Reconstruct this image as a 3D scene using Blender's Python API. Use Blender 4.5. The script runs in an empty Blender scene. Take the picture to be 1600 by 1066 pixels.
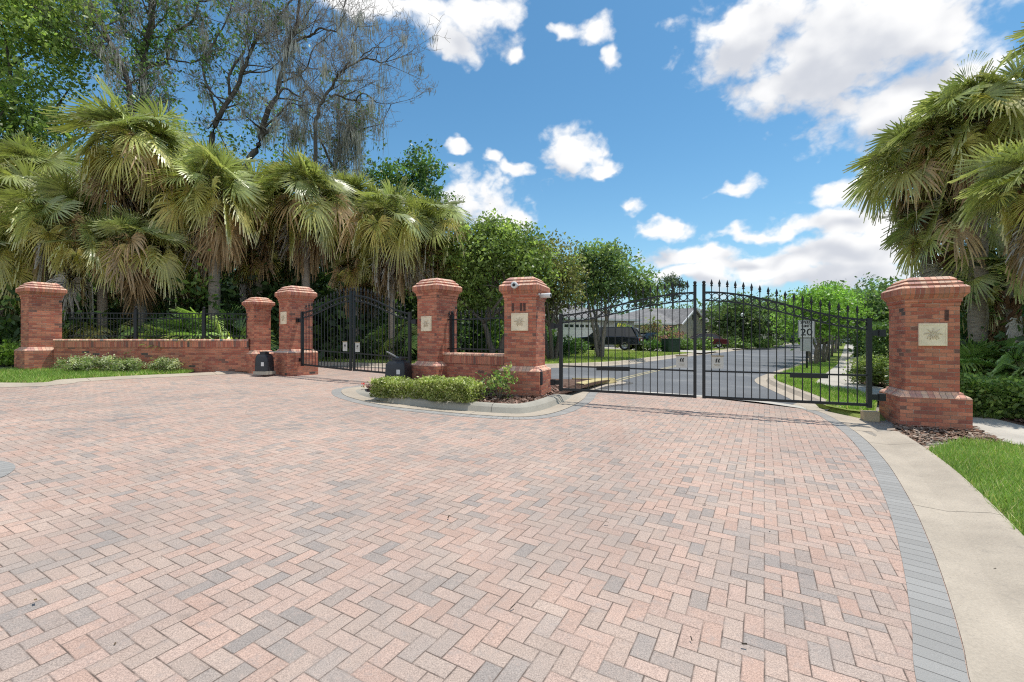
import bpy, bmesh, math, random
import numpy as np
from mathutils import Vector, Matrix
random.seed(7)
RNG = np.random.default_rng(11)
R = math.radians
scene = bpy.context.scene
COL = scene.collection

# ------------------------------------------------------------------ placement
F = 711.0; YH = 530.0; CH = 1.6          # focal length and horizon of the photograph in its own pixels, eye height


def G(x, y):
    """height of the gently sloping ground"""
    return -0.02 * max(-30, min(30, x)) + 0.02 * max(-30, min(60, y))


def P(px, py, off=0.0):
    """ground point seen at a pixel of the photograph"""
    u = (px - 800) / F; k = (py - YH) / F
    t = (CH - off) / max(k - 0.02 * u + 0.02, 1e-3)
    return (u * t, t)


def X(px, D):
    return (px - 800) / F * D


def Z(py, D):
    return CH - (py - YH) / F * D


# ------------------------------------------------------------------ node helpers
class NT:
    def __init__(s, nt):
        s.nt = nt
    def n(s, typ, props=None, **inp):
        nd = s.nt.nodes.new(typ)
        for k, v in (props or {}).items():
            setattr(nd, k, v)
        for k, v in inp.items():
            key = int(k[1:]) if k[0] == '_' and k[1:].isdigit() else k.replace('__', ' ')
            s.set(nd.inputs[key], v)
        return nd
    def set(s, sock, v):
        if isinstance(v, bpy.types.NodeSocket):
            s.nt.links.new(v, sock)
        elif isinstance(v, bpy.types.Node):
            s.nt.links.new(v.outputs[0], sock)
        else:
            if sock.type == 'RGBA' and len(v) == 3:
                v = (*v, 1)
            sock.default_value = v
    def m(s, op, a, b=None, c=None, clamp=False):
        nd = s.nt.nodes.new('ShaderNodeMath'); nd.operation = op; nd.use_clamp = clamp
        for i, v in enumerate((a, b, c)):
            if v is not None:
                s.set(nd.inputs[i], v)
        return nd.outputs[0]
    def v(s, op, a, b=None, c=None, out=0):
        nd = s.nt.nodes.new('ShaderNodeVectorMath'); nd.operation = op
        for i, q in enumerate((a, b, c)):
            if q is not None:
                if op == 'SCALE' and i == 1:
                    s.set(nd.inputs['Scale'], q)
                else:
                    s.set(nd.inputs[i], q)
        return nd.outputs['Value'] if op in ('DOT_PRODUCT', 'LENGTH', 'DISTANCE') else nd.outputs[0]
    def mix(s, f, a, b, blend='MIX'):
        nd = s.nt.nodes.new('ShaderNodeMix'); nd.data_type = 'RGBA'; nd.blend_type = blend
        s.set(nd.inputs[0], f); s.set(nd.inputs[6], a); s.set(nd.inputs[7], b)
        return nd.outputs[2]
    def ramp(s, f, stops, interp='LINEAR'):
        nd = s.nt.nodes.new('ShaderNodeValToRGB'); cr = nd.color_ramp; cr.interpolation = interp
        while len(cr.elements) < len(stops):
            cr.elements.new(0.5)
        for e, (p, c) in zip(cr.elements, stops):
            e.position = p; e.color = (*c, 1) if len(c) == 3 else c
        s.set(nd.inputs[0], f)
        return nd.outputs[0]
    def noise(s, vec, scale, detail=4, rough=0.55, out=0):
        nd = s.n('ShaderNodeTexNoise', Scale=scale, Detail=detail, Roughness=rough)
        if vec is not None:
            s.set(nd.inputs['Vector'], vec)
        return nd.outputs[out]
    def sstep(s, f, a, b, lo=0.0, hi=1.0):
        nd = s.nt.nodes.new('ShaderNodeMapRange'); nd.interpolation_type = 'SMOOTHSTEP'
        s.set(nd.inputs[0], f)
        for i, q in zip((1, 2, 3, 4), (a, b, lo, hi)):
            nd.inputs[i].default_value = q
        return nd.outputs[0]


def new_mat(name):
    m = bpy.data.materials.new(name); m.use_nodes = True
    nt = m.node_tree; nt.nodes.clear()
    t = NT(nt)
    t.out = t.n('ShaderNodeOutputMaterial')
    return m, t


def principled(t, color, rough=0.7, metal=0.0, bump=None, bstr=0.3, bdist=0.01, spec=0.5, coat=0.0):
    p = t.n('ShaderNodeBsdfPrincipled')
    t.set(p.inputs['Base Color'], color); t.set(p.inputs['Roughness'], rough); t.set(p.inputs['Metallic'], metal)
    p.inputs['Specular IOR Level'].default_value = spec
    p.inputs['Coat Weight'].default_value = coat
    if bump is not None:
        b = t.n('ShaderNodeBump', Strength=bstr, Distance=bdist, Height=bump)
        t.nt.links.new(b.outputs[0], p.inputs['Normal'])
    t.nt.links.new(p.outputs[0], t.out.inputs[0])
    return p


def objc(t):
    return t.n('ShaderNodeTexCoord').outputs['Object']


def simple(name, col, rough=0.6, metal=0.0, var=0.15, scale=8.0, bstr=0.1, spec=0.5, coat=0.0):
    m, t = new_mat(name)
    co = objc(t)
    nz = t.noise(co, scale, 5)
    c = t.mix(1.0, (*col, 1), t.ramp(nz, [(0.25, (1 - var,) * 3), (0.75, (1 + var,) * 3)]), 'MULTIPLY')
    principled(t, c, rough, metal, t.noise(co, scale * 6, 3), bstr, 0.01, spec, coat)
    return m


M = {}


def brick_material(name, w, h, soldier=False, light=1.7, tint=(1, 1.13, 1.1)):
    m, t = new_mat(name)
    uv = t.n('ShaderNodeTexCoord').outputs['UV']
    wob = t.v('SCALE', t.v('SUBTRACT', t.noise(uv, 9.0, 2, out=1), (0.5, 0.5, 0.5)), 0.006)
    uvw = t.v('ADD', uv, wob)
    b = t.n('ShaderNodeTexBrick', dict(offset=0.0 if soldier else 0.5), Vector=uvw, Color1=(0, 0, 0, 1), Color2=(1, 1, 1, 1), Mortar=(0.5, 0.5, 0.5, 1), Scale=1.0)
    b.inputs['Mortar Size'].default_value = 0.0045
    b.inputs['Mortar Smooth'].default_value = 0.25
    b.inputs['Bias'].default_value = 0.0
    b.inputs['Brick Width'].default_value = w; b.inputs['Row Height'].default_value = h
    rnd = b.outputs[0]; fac = b.outputs[1]
    L = light
    c = t.ramp(rnd, [(0.0, (.30 * L, .115 * L, .075 * L)), (0.14, (.36 * L, .12 * L, .075 * L)), (0.34, (.27 * L, .078 * L, .052 * L)), (0.55, (.38 * L, .135 * L, .085 * L)),
                     (0.72, (.31 * L, .09 * L, .06 * L)), (0.82, (.22 * L, .07 * L, .052 * L)), (0.935, (.14 * L, .065 * L, .052 * L)), (0.98, (.075 * L, .05 * L, .044 * L))], 'CONSTANT')
    c = t.mix(1.0, c, (*tint, 1), 'MULTIPLY')
    mot = t.noise(uv, 38.0, 5, 0.7)
    c = t.mix(1.0, c, t.ramp(mot, [(0.25, (.72, .72, .72)), (0.8, (1.3, 1.3, 1.3))]), 'MULTIPLY')
    big = t.noise(uv, 2.2, 4)
    c = t.mix(1.0, c, t.ramp(big, [(0.3, (.8, .8, .82)), (0.7, (1.12, 1.1, 1.08))]), 'MULTIPLY')
    # pale lime bloom in patches
    bl = t.noise(t.v('MULTIPLY', uv, (5.0, 11.0, 1.0)), 1.0, 6, 0.65)
    msk = t.m('MULTIPLY', t.sstep(bl, 0.66, 0.74), 0.7)
    c = t.mix(msk, c, (.55, .45, .38, 1))
    mort = t.mix(t.sstep(bl, 0.50, 0.62), (.30, .20, .155, 1), (.52, .40, .32, 1))
    c = t.mix(fac, c, mort)
    hgt = t.m('SUBTRACT', t.m('MULTIPLY', mot, 0.25), fac)
    principled(t, c, 0.85, 0, hgt, 0.7, 0.006, 0.25)
    return m


def herringbone_material():
    m, t = new_mat('herringbone pavers')
    co = objc(t)
    mp = t.n('ShaderNodeMapping', Vector=co)
    mp.inputs['Rotation'].default_value = (0, 0, R(29))
    sc = 1 / 0.098
    mp.inputs['Scale'].default_value = (sc, sc, 0)
    wob = t.v('SCALE', t.v('SUBTRACT', t.noise(co, 2.5, 2, out=1), (.5, .5, .5)), 0.10)
    sp = t.n('ShaderNodeSeparateXYZ'); t.set(sp.inputs[0], t.v('ADD', mp.outputs[0], wob))
    x, y = sp.outputs[0], sp.outputs[1]
    fx = t.m('FLOOR', x); fy = t.m('FLOOR', y)
    k = t.m('FLOORED_MODULO', t.m('ADD', t.m('SUBTRACT', fx, fy), 0.5), 4.0)
    isH = t.m('LESS_THAN', k, 2.0)
    c1 = t.m('MULTIPLY', isH, t.m('GREATER_THAN', k, 1.0))
    c2 = t.m('MULTIPLY', t.m('SUBTRACT', 1.0, isH), t.m('LESS_THAN', k, 3.0))
    U = t.m('ADD', t.m('FRACT', x), c1); V = t.m('ADD', t.m('FRACT', y), c2)
    Lx = t.m('ADD', 1.0, isH); Ly = t.m('SUBTRACT', 2.0, isH)
    d = t.m('MINIMUM', t.m('MINIMUM', U, t.m('SUBTRACT', Lx, U)), t.m('MINIMUM', V, t.m('SUBTRACT', Ly, V)))
    idv = t.n('ShaderNodeCombineXYZ'); t.set(idv.inputs[0], t.m('SUBTRACT', fx, c1)); t.set(idv.inputs[1], t.m('SUBTRACT', fy, c2)); t.set(idv.inputs[2], isH)
    wn = t.n('ShaderNodeTexWhiteNoise', Vector=idv.outputs[0])
    r1 = wn.outputs[0]
    sp2 = t.n('ShaderNodeSeparateColor'); t.set(sp2.inputs[0], wn.outputs[1])
    # clustered bias toward grey blends
    cl = t.noise(co, 0.9, 3)
    sel = t.m('ADD', r1, t.m('MULTIPLY', t.m('SUBTRACT', cl, 0.5), 0.75))
    c = t.ramp(sel, [(0.0, (.495, .345, .283)), (0.15, (.53, .38, .315)), (0.32, (.495, .365, .31)), (0.52, (.50, .385, .326)), (0.70, (.47, .372, .318)), (0.84, (.43, .352, .31)), (0.94, (.385, .33, .298)), (1.0, (.35, .308, .285))])
    c = t.mix(1.0, c, t.ramp(sp2.outputs[1], [(0, (.93, .93, .93)), (1, (1.06, 1.06, 1.06))]), 'MULTIPLY')
    c = t.mix(1.0, c, (1.0, .975, .945, 1), 'MULTIPLY')
    # aggregate speckle and in-brick colour flashing
    spk = t.noise(co, 150.0, 3, 0.85)
    c = t.mix(1.0, c, t.ramp(spk, [(0.3, (.46, .46, .47)), (0.7, (1.5, 1.5, 1.48))]), 'MULTIPLY')
    fl = t.noise(co, 11.0, 5, 0.72)
    c = t.mix(t.m('MULTIPLY', t.sstep(fl, 0.5, 0.75), 0.75), c, (.375, .315, .28, 1))
    c = t.mix(t.m('MULTIPLY', t.sstep(t.noise(co, 23.0, 4, .7), .52, .72), .45), c, (.56, .42, .35, 1))
    st = t.noise(co, 0.55, 5, 0.6)
    c = t.mix(1.0, c, t.ramp(st, [(0.3, (.86, .86, .87)), (0.65, (1.05, 1.04, 1.03))]), 'MULTIPLY')
    # faint tyre paths and drips
    tp = t.noise(t.v('MULTIPLY', mp.outputs[0], (.055, .012, 1)), 1.0, 5, .6)
    c = t.mix(t.m('MULTIPLY', t.sstep(tp, .50, .68), .30), c, (.27, .235, .21, 1))
    dr = t.noise(co, 5.5, 2, .4)
    c = t.mix(t.m('MULTIPLY', t.sstep(dr, .735, .78), .35), c, (.16, .13, .11, 1))
    # dirt in the joints and pale worn arrises
    dn = t.m('ADD', d, t.m('MULTIPLY', t.m('SUBTRACT', fl, 0.5), 0.05))
    jm = t.sstep(dn, 0.014, 0.050, 1.0, 0.0)
    jd = t.noise(co, 4.5, 4, .7)
    c = t.mix(t.m('MULTIPLY', jm, t.sstep(jd, 0.36, 0.60, 0.30, 1.0)), c, (.135, .10, .082, 1))
    h = t.m('ADD', t.sstep(d, 0.0, 0.10), t.m('MULTIPLY', spk, 0.16))
    h = t.m('ADD', h, t.m('MULTIPLY', sp2.outputs[2], 0.25))
    principled(t, c, 0.9, 0, h, 0.55, 0.006, 0.2)
    return m


def border_material():
    m, t = new_mat('grey border pavers')
    uv = t.n('ShaderNodeTexCoord').outputs['UV']
    b = t.n('ShaderNodeTexBrick', dict(offset=0.0), Vector=uv, Color1=(.30, .285, .265, 1), Color2=(.355, .338, .315, 1), Mortar=(.15, .14, .13, 1), Scale=1.0)
    b.inputs['Mortar Size'].default_value = 0.004; b.inputs['Brick Width'].default_value = 0.108; b.inputs['Row Height'].default_value = 0.4
    b.inputs['Mortar Smooth'].default_value = 0.3
    co = objc(t)
    spk = t.noise(co, 240.0, 2, 0.8)
    c = t.mix(1.0, b.outputs[0], t.ramp(spk, [(0.3, (.8, .8, .8)), (0.7, (1.18, 1.18, 1.18))]), 'MULTIPLY')
    principled(t, c, 0.9, 0, t.m('SUBTRACT', t.m('MULTIPLY', spk, .2), b.outputs[1]), 0.5, 0.006, 0.2)
    return m


def concrete_material(name, col, joint=None):
    m, t = new_mat(name)
    co = objc(t)
    n1 = t.noise(co, 1.3, 6, 0.62); n2 = t.noise(co, 70.0, 3, 0.7); n3 = t.noise(co, 9.0, 4)
    c = t.mix(1.0, (*col, 1), t.ramp(n1, [(0.3, (.80, .79, .78)), (0.7, (1.1, 1.09, 1.07))]), 'MULTIPLY')
    c = t.mix(1.0, c, t.ramp(n2, [(0.3, (.86, .86, .86)), (0.7, (1.1, 1.1, 1.1))]), 'MULTIPLY')
    c = t.mix(t.m('MULTIPLY', t.sstep(n3, 0.58, 0.74), 0.32), c, (.27, .235, .20, 1))
    n4 = t.noise(co, 34.0, 2, .5)
    c = t.mix(t.m('MULTIPLY', t.sstep(n4, 0.70, 0.76), 0.5), c, (.16, .13, .11, 1))
    h = t.m('MULTIPLY', n2, 0.4)
    if joint:
        uv = t.n('ShaderNodeTexCoord').outputs['UV']
        s = t.n('ShaderNodeSeparateXYZ'); t.set(s.inputs[0], uv)
        fr = t.m('ABSOLUTE', t.m('SUBTRACT', t.m('FRACT', t.m('DIVIDE', t.m('ADD', s.outputs[0], t.m('MULTIPLY', n3, 0.02)), joint)), 0.5))
        j = t.m('LESS_THAN', fr, 0.006 / joint)
        c = t.mix(t.m('MULTIPLY', j, 0.85), c, (.07, .06, .05, 1))
        h = t.m('SUBTRACT', h, j)
    principled(t, c, 0.9, 0, h, 0.35, 0.006, 0.2)
    return m


def asphalt_material():
    m, t = new_mat('asphalt')
    co = objc(t)
    n1 = t.noise(co, 0.35, 5, 0.6); n2 = t.noise(co, 90.0, 2, 0.8)
    c = t.ramp(n1, [(0.3, (.12, .122, .128)), (0.55, (.155, .157, .163)), (0.68, (.225, .222, .22))])
    c = t.mix(1.0, c, t.ramp(n2, [(0.3, (.75, .75, .75)), (0.7, (1.25, 1.25, 1.25))]), 'MULTIPLY')
    principled(t, c, 0.85, 0, n2, 0.3, 0.006, 0.3)
    return m


def ground_material(name, cols, s1=1.5, s2=30.0):
    m, t = new_mat(name)
    co = objc(t)
    n1 = t.noise(co, s1, 6, 0.65); n2 = t.noise(co, s2, 4, 0.7)
    c = t.ramp(n1, [(0.3, cols[0]), (0.5, cols[1]), (0.7, cols[2])])
    c = t.mix(1.0, c, t.ramp(n2, [(0.3, (.6, .6, .6)), (0.7, (1.3, 1.3, 1.3))]), 'MULTIPLY')
    principled(t, c, 0.95, 0, n2, 0.6, 0.03, 0.1)
    return m


def leaf_material(name, trans=0.3, rough=0.5, spec=0.4):
    m, t = new_mat(name)
    at = t.n('ShaderNodeAttribute', dict(attribute_name='Col'))
    p = t.n('ShaderNodeBsdfPrincipled'); t.set(p.inputs['Base Color'], at.outputs[0]); p.inputs['Roughness'].default_value = rough
    p.inputs['Specular IOR Level'].default_value = spec
    tr = t.n('ShaderNodeBsdfTranslucent')
    t.set(tr.inputs[0], t.mix(1.0, at.outputs[0], (1.25, 1.35, .75, 1), 'MULTIPLY'))
    mx = t.n('ShaderNodeMixShader'); mx.inputs[0].default_value = trans
    t.nt.links.new(p.outputs[0], mx.inputs[1]); t.nt.links.new(tr.outputs[0], mx.inputs[2])
    t.nt.links.new(mx.outputs[0], t.out.inputs[0])
    return m


def bark_material(name, c1, c2, sz=(8, 8, 2.0), bs=0.8):
    m, t = new_mat(name)
    co = t.v('MULTIPLY', objc(t), sz)
    n = t.noise(co, 2.5, 6, 0.7)
    c = t.ramp(n, [(0.3, c1), (0.7, c2)])
    principled(t, c, 0.9, 0, n, bs, 0.03, 0.15)
    return m


M['brick'] = brick_material('red brick', 0.203, 0.0677)
M['soldier'] = brick_material('red brick soldier course', 0.0677, 0.2, True, 1.75)
M['bricktop'] = brick_material('sunlit brick coping', 0.085, 0.3, True, 2.6, (1.0, 1.75, 1.95))  # brick colour raised and paled to paint sunlight on the tops
M['paver'] = herringbone_material()
M['border'] = border_material()
M['concrete'] = concrete_material('concrete', (.56, .52, .46))
M['curb'] = concrete_material('concrete kerb', (.475, .405, .325), 3.0)
M['curb_plain'] = concrete_material('kerb apron concrete', (.475, .405, .325))
M['path'] = concrete_material('path concrete', (.52, .48, .42), 1.5)
M['kerbdark'] = concrete_material('weathered kerb', (.40, .375, .32), 3.0)
M['asphalt'] = asphalt_material()
M['soil'] = ground_material('soil and leaf litter', [(.05, .038, .028), (.09, .068, .05), (.15, .115, .085)])
M['mulch'] = ground_material('bark mulch', [(.085, .05, .038), (.16, .10, .075), (.25, .17, .13)], 6, 60)
M['sand'] = ground_material('sandy litter', [(.28, .24, .2), (.36, .32, .27), (.42, .38, .33)], 6, 60)
M['lawn'] = ground_material('lawn turf', [(.16, .21, .045), (.21, .27, .06), (.29, .31, .10)], 0.8, 45)
M['blade'] = leaf_material('grass blades', 0.25, 0.55, 0.25)
M['leaf'] = leaf_material('leaves', 0.42, 0.42)
M['palm'] = leaf_material('palm blades', 0.27, 0.36, 0.6)
M['dry'] = leaf_material('dry fronds', 0.25, 0.8, 0.15)
M['moss'] = leaf_material('hanging moss', 0.2, 0.95, 0.05)
M['chips'] = leaf_material('bark chips', 0.0, 0.9, 0.1)
M['bark'] = bark_material('grey bark', (.075, .062, .05), (.21, .18, .15))
M['darkbark'] = bark_material('dark bark', (.06, .052, .045), (.19, .165, .14))
M['twig'] = bark_material('grey twigs', (.24, .21, .185), (.46, .41, .36))
M['palebark'] = bark_material('smooth pale bark', (.20, .165, .13), (.36, .31, .26), (5, 5, 1.5), 0.3)
M['palmtrunk'] = bark_material('palm trunk', (.19, .155, .12), (.42, .36, .29), (3, 3, 16), 0.9)
M['boots'] = bark_material('palm boots', (.14, .075, .045), (.34, .19, .12), (9, 9, 5), 1.0)
M['iron'] = simple('black painted iron', (.012, .012, .014), 0.42, 0.0, 0.3, 20, 0.15)
M['blackplastic'] = simple('black plastic', (.026, .029, .035), 0.45, 0, 0.2, 6, 0.1)
M['sign'] = simple('sign enamel', (.55, .54, .50), 0.5, 0, 0.08, 10)
M['white'] = simple('white enamel', (.72, .72, .71), 0.4, 0, 0.06, 10)
M['stone'] = simple('cast stone', (.90, .76, .56), 0.9, 0, 0.14, 9, 0.5, 0.1)
M['stonedark'] = simple('cast stone relief', (.72, .60, .44), 0.9, 0, 0.14, 9, 0.5, 0.1)
M['tan'] = simple('tan paint', (.32, .25, .14), 0.6)
M['black'] = simple('black paint', (.015, .015, .015), 0.5)
M['steel'] = simple('galvanised steel', (.36, .37, .38), 0.45, 0.7)
M['yellow'] = simple('yellow kerb paint', (.52, .42, .20), 0.8, 0, 0.25, 3)
M['line'] = simple('yellow road paint', (.36, .31, .19), 0.8, 0, 0.35, 3)
M['yellowblock'] = simple('yellow block', (.52, .42, .27), 0.9, 0, 0.2, 8)
M['stucco'] = simple('beige stucco', (.48, .44, .36), 0.9, 0, 0.06, 4, 0.3)
M['greystucco'] = simple('grey stucco', (.47, .46, .43), 0.9, 0, 0.06, 4, 0.3)
M['trim'] = simple('white trim', (.70, .69, .66), 0.6, 0, 0.05)
M['glass'] = simple('window glass', (.02, .026, .03), 0.08, 0, 0.1, 2, 0.0, 0.8)
M['tyre'] = simple('tyre rubber', (.015, .015, .015), 0.8)
M['rim'] = simple('alloy rim', (.45, .45, .46), 0.3, 0.8)
M['navy'] = simple('navy car paint', (.008, .010, .020), 0.25, 0.2, 0.05, 2, 0.0, 0.6, 1.0)
M['charcoal'] = simple('charcoal car paint', (.012, .013, .016), 0.25, 0.2, 0.05, 2, 0.0, 0.6, 1.0)
M['maroon'] = simple('maroon car paint', (.11, .008, .018), 0.25, 0.2, 0.05, 2, 0.0, 0.6, 1.0)
M['orange'] = simple('orange red car paint', (.38, .07, .03), 0.3, 0.1, 0.05, 2, 0.0, 0.6, 1.0)
M['silver'] = simple('silver car paint', (.33, .34, .36), 0.3, 0.6, 0.05, 2, 0.0, 0.6, 1.0)
M['redlens'] = simple('red lens', (.35, .01, .01), 0.2)
M['lens'] = simple('clear lens', (.6, .6, .6), 0.15)
M['greenbox'] = simple('green cabinet paint', (.02, .045, .028), 0.5)
M['greyplate'] = simple('weathered white plate', (.52, .53, .54), 0.5, 0, 0.1)
M['globe'] = simple('frosted globe', (.75, .75, .72), 0.4, 0, 0.03)
M['brown'] = simple('brown paint', (.05, .035, .026), 0.6)


def roof_mat():
    m, t = new_mat('shingle roof')
    uv = t.n('ShaderNodeTexCoord').outputs['UV']
    b = t.n('ShaderNodeTexBrick', dict(offset=0.5), Vector=uv, Color1=(.20, .19, .185, 1), Color2=(.30, .285, .275, 1), Mortar=(.12, .115, .11, 1), Scale=1.0)
    b.inputs['Mortar Size'].default_value = 0.012; b.inputs['Brick Width'].default_value = 0.33; b.inputs['Row Height'].default_value = 0.2
    n = t.noise(uv, 0.6, 4)
    c = t.mix(1.0, b.outputs[0], t.ramp(n, [(0.3, (.85, .85, .85)), (0.7, (1.15, 1.15, 1.15))]), 'MULTIPLY')
    principled(t, c, 0.9, 0, b.outputs[1], 0.3, 0.01, 0.2)
    return m


M['roof'] = roof_mat()


# ------------------------------------------------------------------ mesh helpers
class MB:
    """collects faces (with metric uv and a material slot) and links them as one mesh object"""
    def __init__(s):
        s.v = []; s.f = []; s.uv = []; s.mi = []
    def face(s, pts, uv=None, mi=0):
        b = len(s.v); s.v += [tuple(p) for p in pts]; s.f.append(tuple(range(b, b + len(pts)))); s.mi.append(mi)
        s.uv.append(uv if uv else [(p[0], p[1]) for p in pts])
    def raw(s, verts, faces, mi=0):
        b = len(s.v); s.v += [tuple(p) for p in verts]
        for f in faces:
            s.f.append(tuple(b + i for i in f)); s.mi.append(mi)
            s.uv.append([(verts[i][0] + verts[i][1], verts[i][2]) for i in f])
    def box(s, c, size, rz=0.0, mi=0, rx=0.0, ry=0.0):
        hx, hy, hz = size[0] / 2, size[1] / 2, size[2] / 2
        m = Matrix.Translation(c) @ Matrix.Rotation(rz, 4, 'Z') @ Matrix.Rotation(ry, 4, 'Y') @ Matrix.Rotation(rx, 4, 'X')
        V = [m @ Vector(q) for q in ((-hx, -hy, -hz), (hx, -hy, -hz), (hx, hy, -hz), (-hx, hy, -hz), (-hx, -hy, hz), (hx, -hy, hz), (hx, hy, hz), (-hx, hy, hz))]
        w, d, h = size; z0 = c[2] - hz
        def uvs(u0, ln):
            return [(u0, z0), (u0 + ln, z0), (u0 + ln, z0 + h), (u0, z0 + h)]
        s.face([V[0], V[1], V[5], V[4]], uvs(c[0] - hx, w), mi); s.face([V[1], V[2], V[6], V[5]], uvs(c[0] + hx, d), mi)
        s.face([V[2], V[3], V[7], V[6]], uvs(c[0] - hx, w), mi); s.face([V[3], V[0], V[4], V[7]], uvs(c[0] + hx, d), mi)
        s.face([V[4], V[5], V[6], V[7]], [(0, 0), (w, 0), (w, d), (0, d)], mi); s.face([V[3], V[2], V[1], V[0]], [(0, 0), (w, 0), (w, d), (0, d)], mi)
    def bar(s, a, b, r, n=4, mi=0, r2=None):
        a = Vector(a); b = Vector(b); t = (b - a)
        if t.length < 1e-6:
            return
        s.tube([a, b], [r, r if r2 is None else r2], n, mi)
    def tube(s, pts, rad, n=6, mi=0, cap=True):
        pts = [Vector(p) for p in pts]; base = len(s.v); m = len(pts)
        for i, p in enumerate(pts):
            t = (pts[min(i + 1, m - 1)] - pts[max(i - 1, 0)])
            t = t.normalized() if t.length > 1e-9 else Vector((0, 0, 1))
            ref = Vector((0, 0, 1)) if abs(t.z) < 0.95 else Vector((1, 0, 0))
            if n == 4 and abs(t.z) >= 0.95:
                ref = Vector((1, 1, 0))
            if n == 4 and abs(t.z) < 0.95:
                pass
            a = t.cross(ref).normalized(); b = a.cross(t)
            off = math.pi / 4 if n == 4 and abs(t.z) < 0.95 else 0.0
            for j in range(n):
                an = 2 * math.pi * j / n + off
                s.v.append(tuple(p + (a * math.cos(an) + b * math.sin(an)) * rad[i]))
        for i in range(m - 1):
            for j in range(n):
                q = (base + i * n + j, base + i * n + (j + 1) % n, base + (i + 1) * n + (j + 1) % n, base + (i + 1) * n + j)
                s.f.append(q); s.mi.append(mi); s.uv.append([(j / n, i), ((j + 1) / n, i), ((j + 1) / n, i + 1), (j / n, i + 1)])
        if cap:
            for i in (0, m - 1):
                q = tuple(base + i * n + j for j in range(n))
                q = q[::-1] if i == 0 else q
                s.f.append(q); s.mi.append(mi); s.uv.append([(0, 0)] * n)
    def lathe(s, prof, c=(0, 0, 0), n=16, mi=0):
        base = len(s.v)
        for r, z in prof:
            for j in range(n):
                a = 2 * math.pi * j / n
                s.v.append((c[0] + r * math.cos(a), c[1] + r * math.sin(a), c[2] + z))
        for i in range(len(prof) - 1):
            for j in range(n):
                s.f.append((base + i * n + j, base + i * n + (j + 1) % n, base + (i + 1) * n + (j + 1) % n, base + (i + 1) * n + j)); s.mi.append(mi)
                s.uv.append([(j / n, i), ((j + 1) / n, i), ((j + 1) / n, i + 1), (j / n, i + 1)])
    def ring(s, c, R0, r, n=18, k=6, plane='xz', mi=0):
        base = len(s.v)
        for i in range(n):
            a = 2 * math.pi * i / n
            for j in range(k):
                b = 2 * math.pi * j / k
                q = R0 + r * math.cos(b)
                s.v.append((c[0] + q * math.cos(a), c[1] + r * math.sin(b), c[2] + q * math.sin(a)))
        for i in range(n):
            for j in range(k):
                s.f.append((base + i * k + j, base + i * k + (j + 1) % k, base + ((i + 1) % n) * k + (j + 1) % k, base + ((i + 1) % n) * k + j)); s.mi.append(mi)
                s.uv.append([(0, 0)] * 4)
    def stack(s, rings, mats=None):
        """square frustum stack: rings of (half width, z)"""
        acc = 0
        for i in range(len(rings) - 1):
            (a, z0), (b, z1) = rings[i], rings[i + 1]
            mi = mats[i] if mats else 0
            sl = math.hypot(b - a, z1 - z0)
            v0, v1 = (z0, z1) if mi == 0 else (acc, acc + sl)
            if mi == 1:
                v0, v1 = 0.02, 0.02 + sl
            for q in range(4):
                cs, sn = [(1, 0), (0, 1), (-1, 0), (0, -1)][q]
                def rt(x, y):
                    return (x * cs - y * sn, x * sn + y * cs)
                p = [(*rt(-a, -a), z0), (*rt(a, -a), z0), (*rt(b, -b), z1), (*rt(-b, -b), z1)]
                o = q * (2 * a) * 0 + q * 0.1015
                s.face(p, [(-a + o, v0), (a + o, v0), (b + o, v1), (-b + o, v1)], mi)
        b, z = rings[-1]
        s.face([(-b, -b, z), (b, -b, z), (b, b, z), (-b, b, z)], None, (mats[-1] if mats else 0))
    def build(s, name, mat, parent=None, smooth=False, bevel=0.0):
        me = bpy.data.meshes.new(name)
        me.from_pydata([tuple(v) for v in s.v], [], s.f)
        ul = me.uv_layers.new(name='UVMap')
        flat = np.array([c for u in s.uv for c in u], dtype=np.float32)
        ul.data.foreach_set('uv', flat.ravel())
        mats = mat if isinstance(mat, (list, tuple)) else [mat]
        for q in mats:
            me.materials.append(q)
        if len(mats) > 1:
            me.polygons.foreach_set('material_index', np.array(s.mi, dtype=np.int32))
        if smooth:
            me.polygons.foreach_set('use_smooth', np.ones(len(me.polygons), dtype=bool))
        me.update()
        o = bpy.data.objects.new(name, me); COL.objects.link(o); o.parent = parent
        if bevel:
            bm = bmesh.new(); bm.from_mesh(me)
            bmesh.ops.remove_doubles(bm, verts=bm.verts, dist=1e-5)
            bmesh.ops.bevel(bm, geom=[e for e in bm.edges if len(e.link_faces) == 2 and e.calc_face_angle(0) > 0.5], offset=bevel, segments=2, affect='EDGES', profile=0.6)
            bm.to_mesh(me); bm.free()
        return o


GAIN = {'leaves': 2.5, 'palm blades': 3.0, 'grass blades': 1.95, 'dry fronds': 1.6, 'hanging moss': 2.3}


def poly_obj(name, V, col, mat, parent=None):
    """V: (n,k,3) separate k-gons with a colour each"""
    n, k = V.shape[0], V.shape[1]
    me = bpy.data.meshes.new(name)
    me.vertices.add(n * k); me.vertices.foreach_set('co', V.astype(np.float32).ravel())
    me.loops.add(n * k); me.loops.foreach_set('vertex_index', np.arange(n * k, dtype=np.int32))
    me.polygons.add(n); me.polygons.foreach_set('loop_start', np.arange(0, n * k, k, dtype=np.int32))
    try:
        me.polygons.foreach_set('loop_total', np.full(n, k, dtype=np.int32))
    except Exception:
        pass
    a = me.attributes.new('Col', 'FLOAT_COLOR', 'FACE')
    c4 = np.ones((n, 4), dtype=np.float32); c4[:, :3] = np.clip(np.asarray(col) * GAIN.get(mat.name, 1.0), 0, .8)
    a.data.foreach_set('color', c4.ravel())
    me.materials.append(mat); me.update(calc_edges=True); me.validate()
    o = bpy.data.objects.new(name, me); COL.objects.link(o); o.parent = parent
    return o


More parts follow.
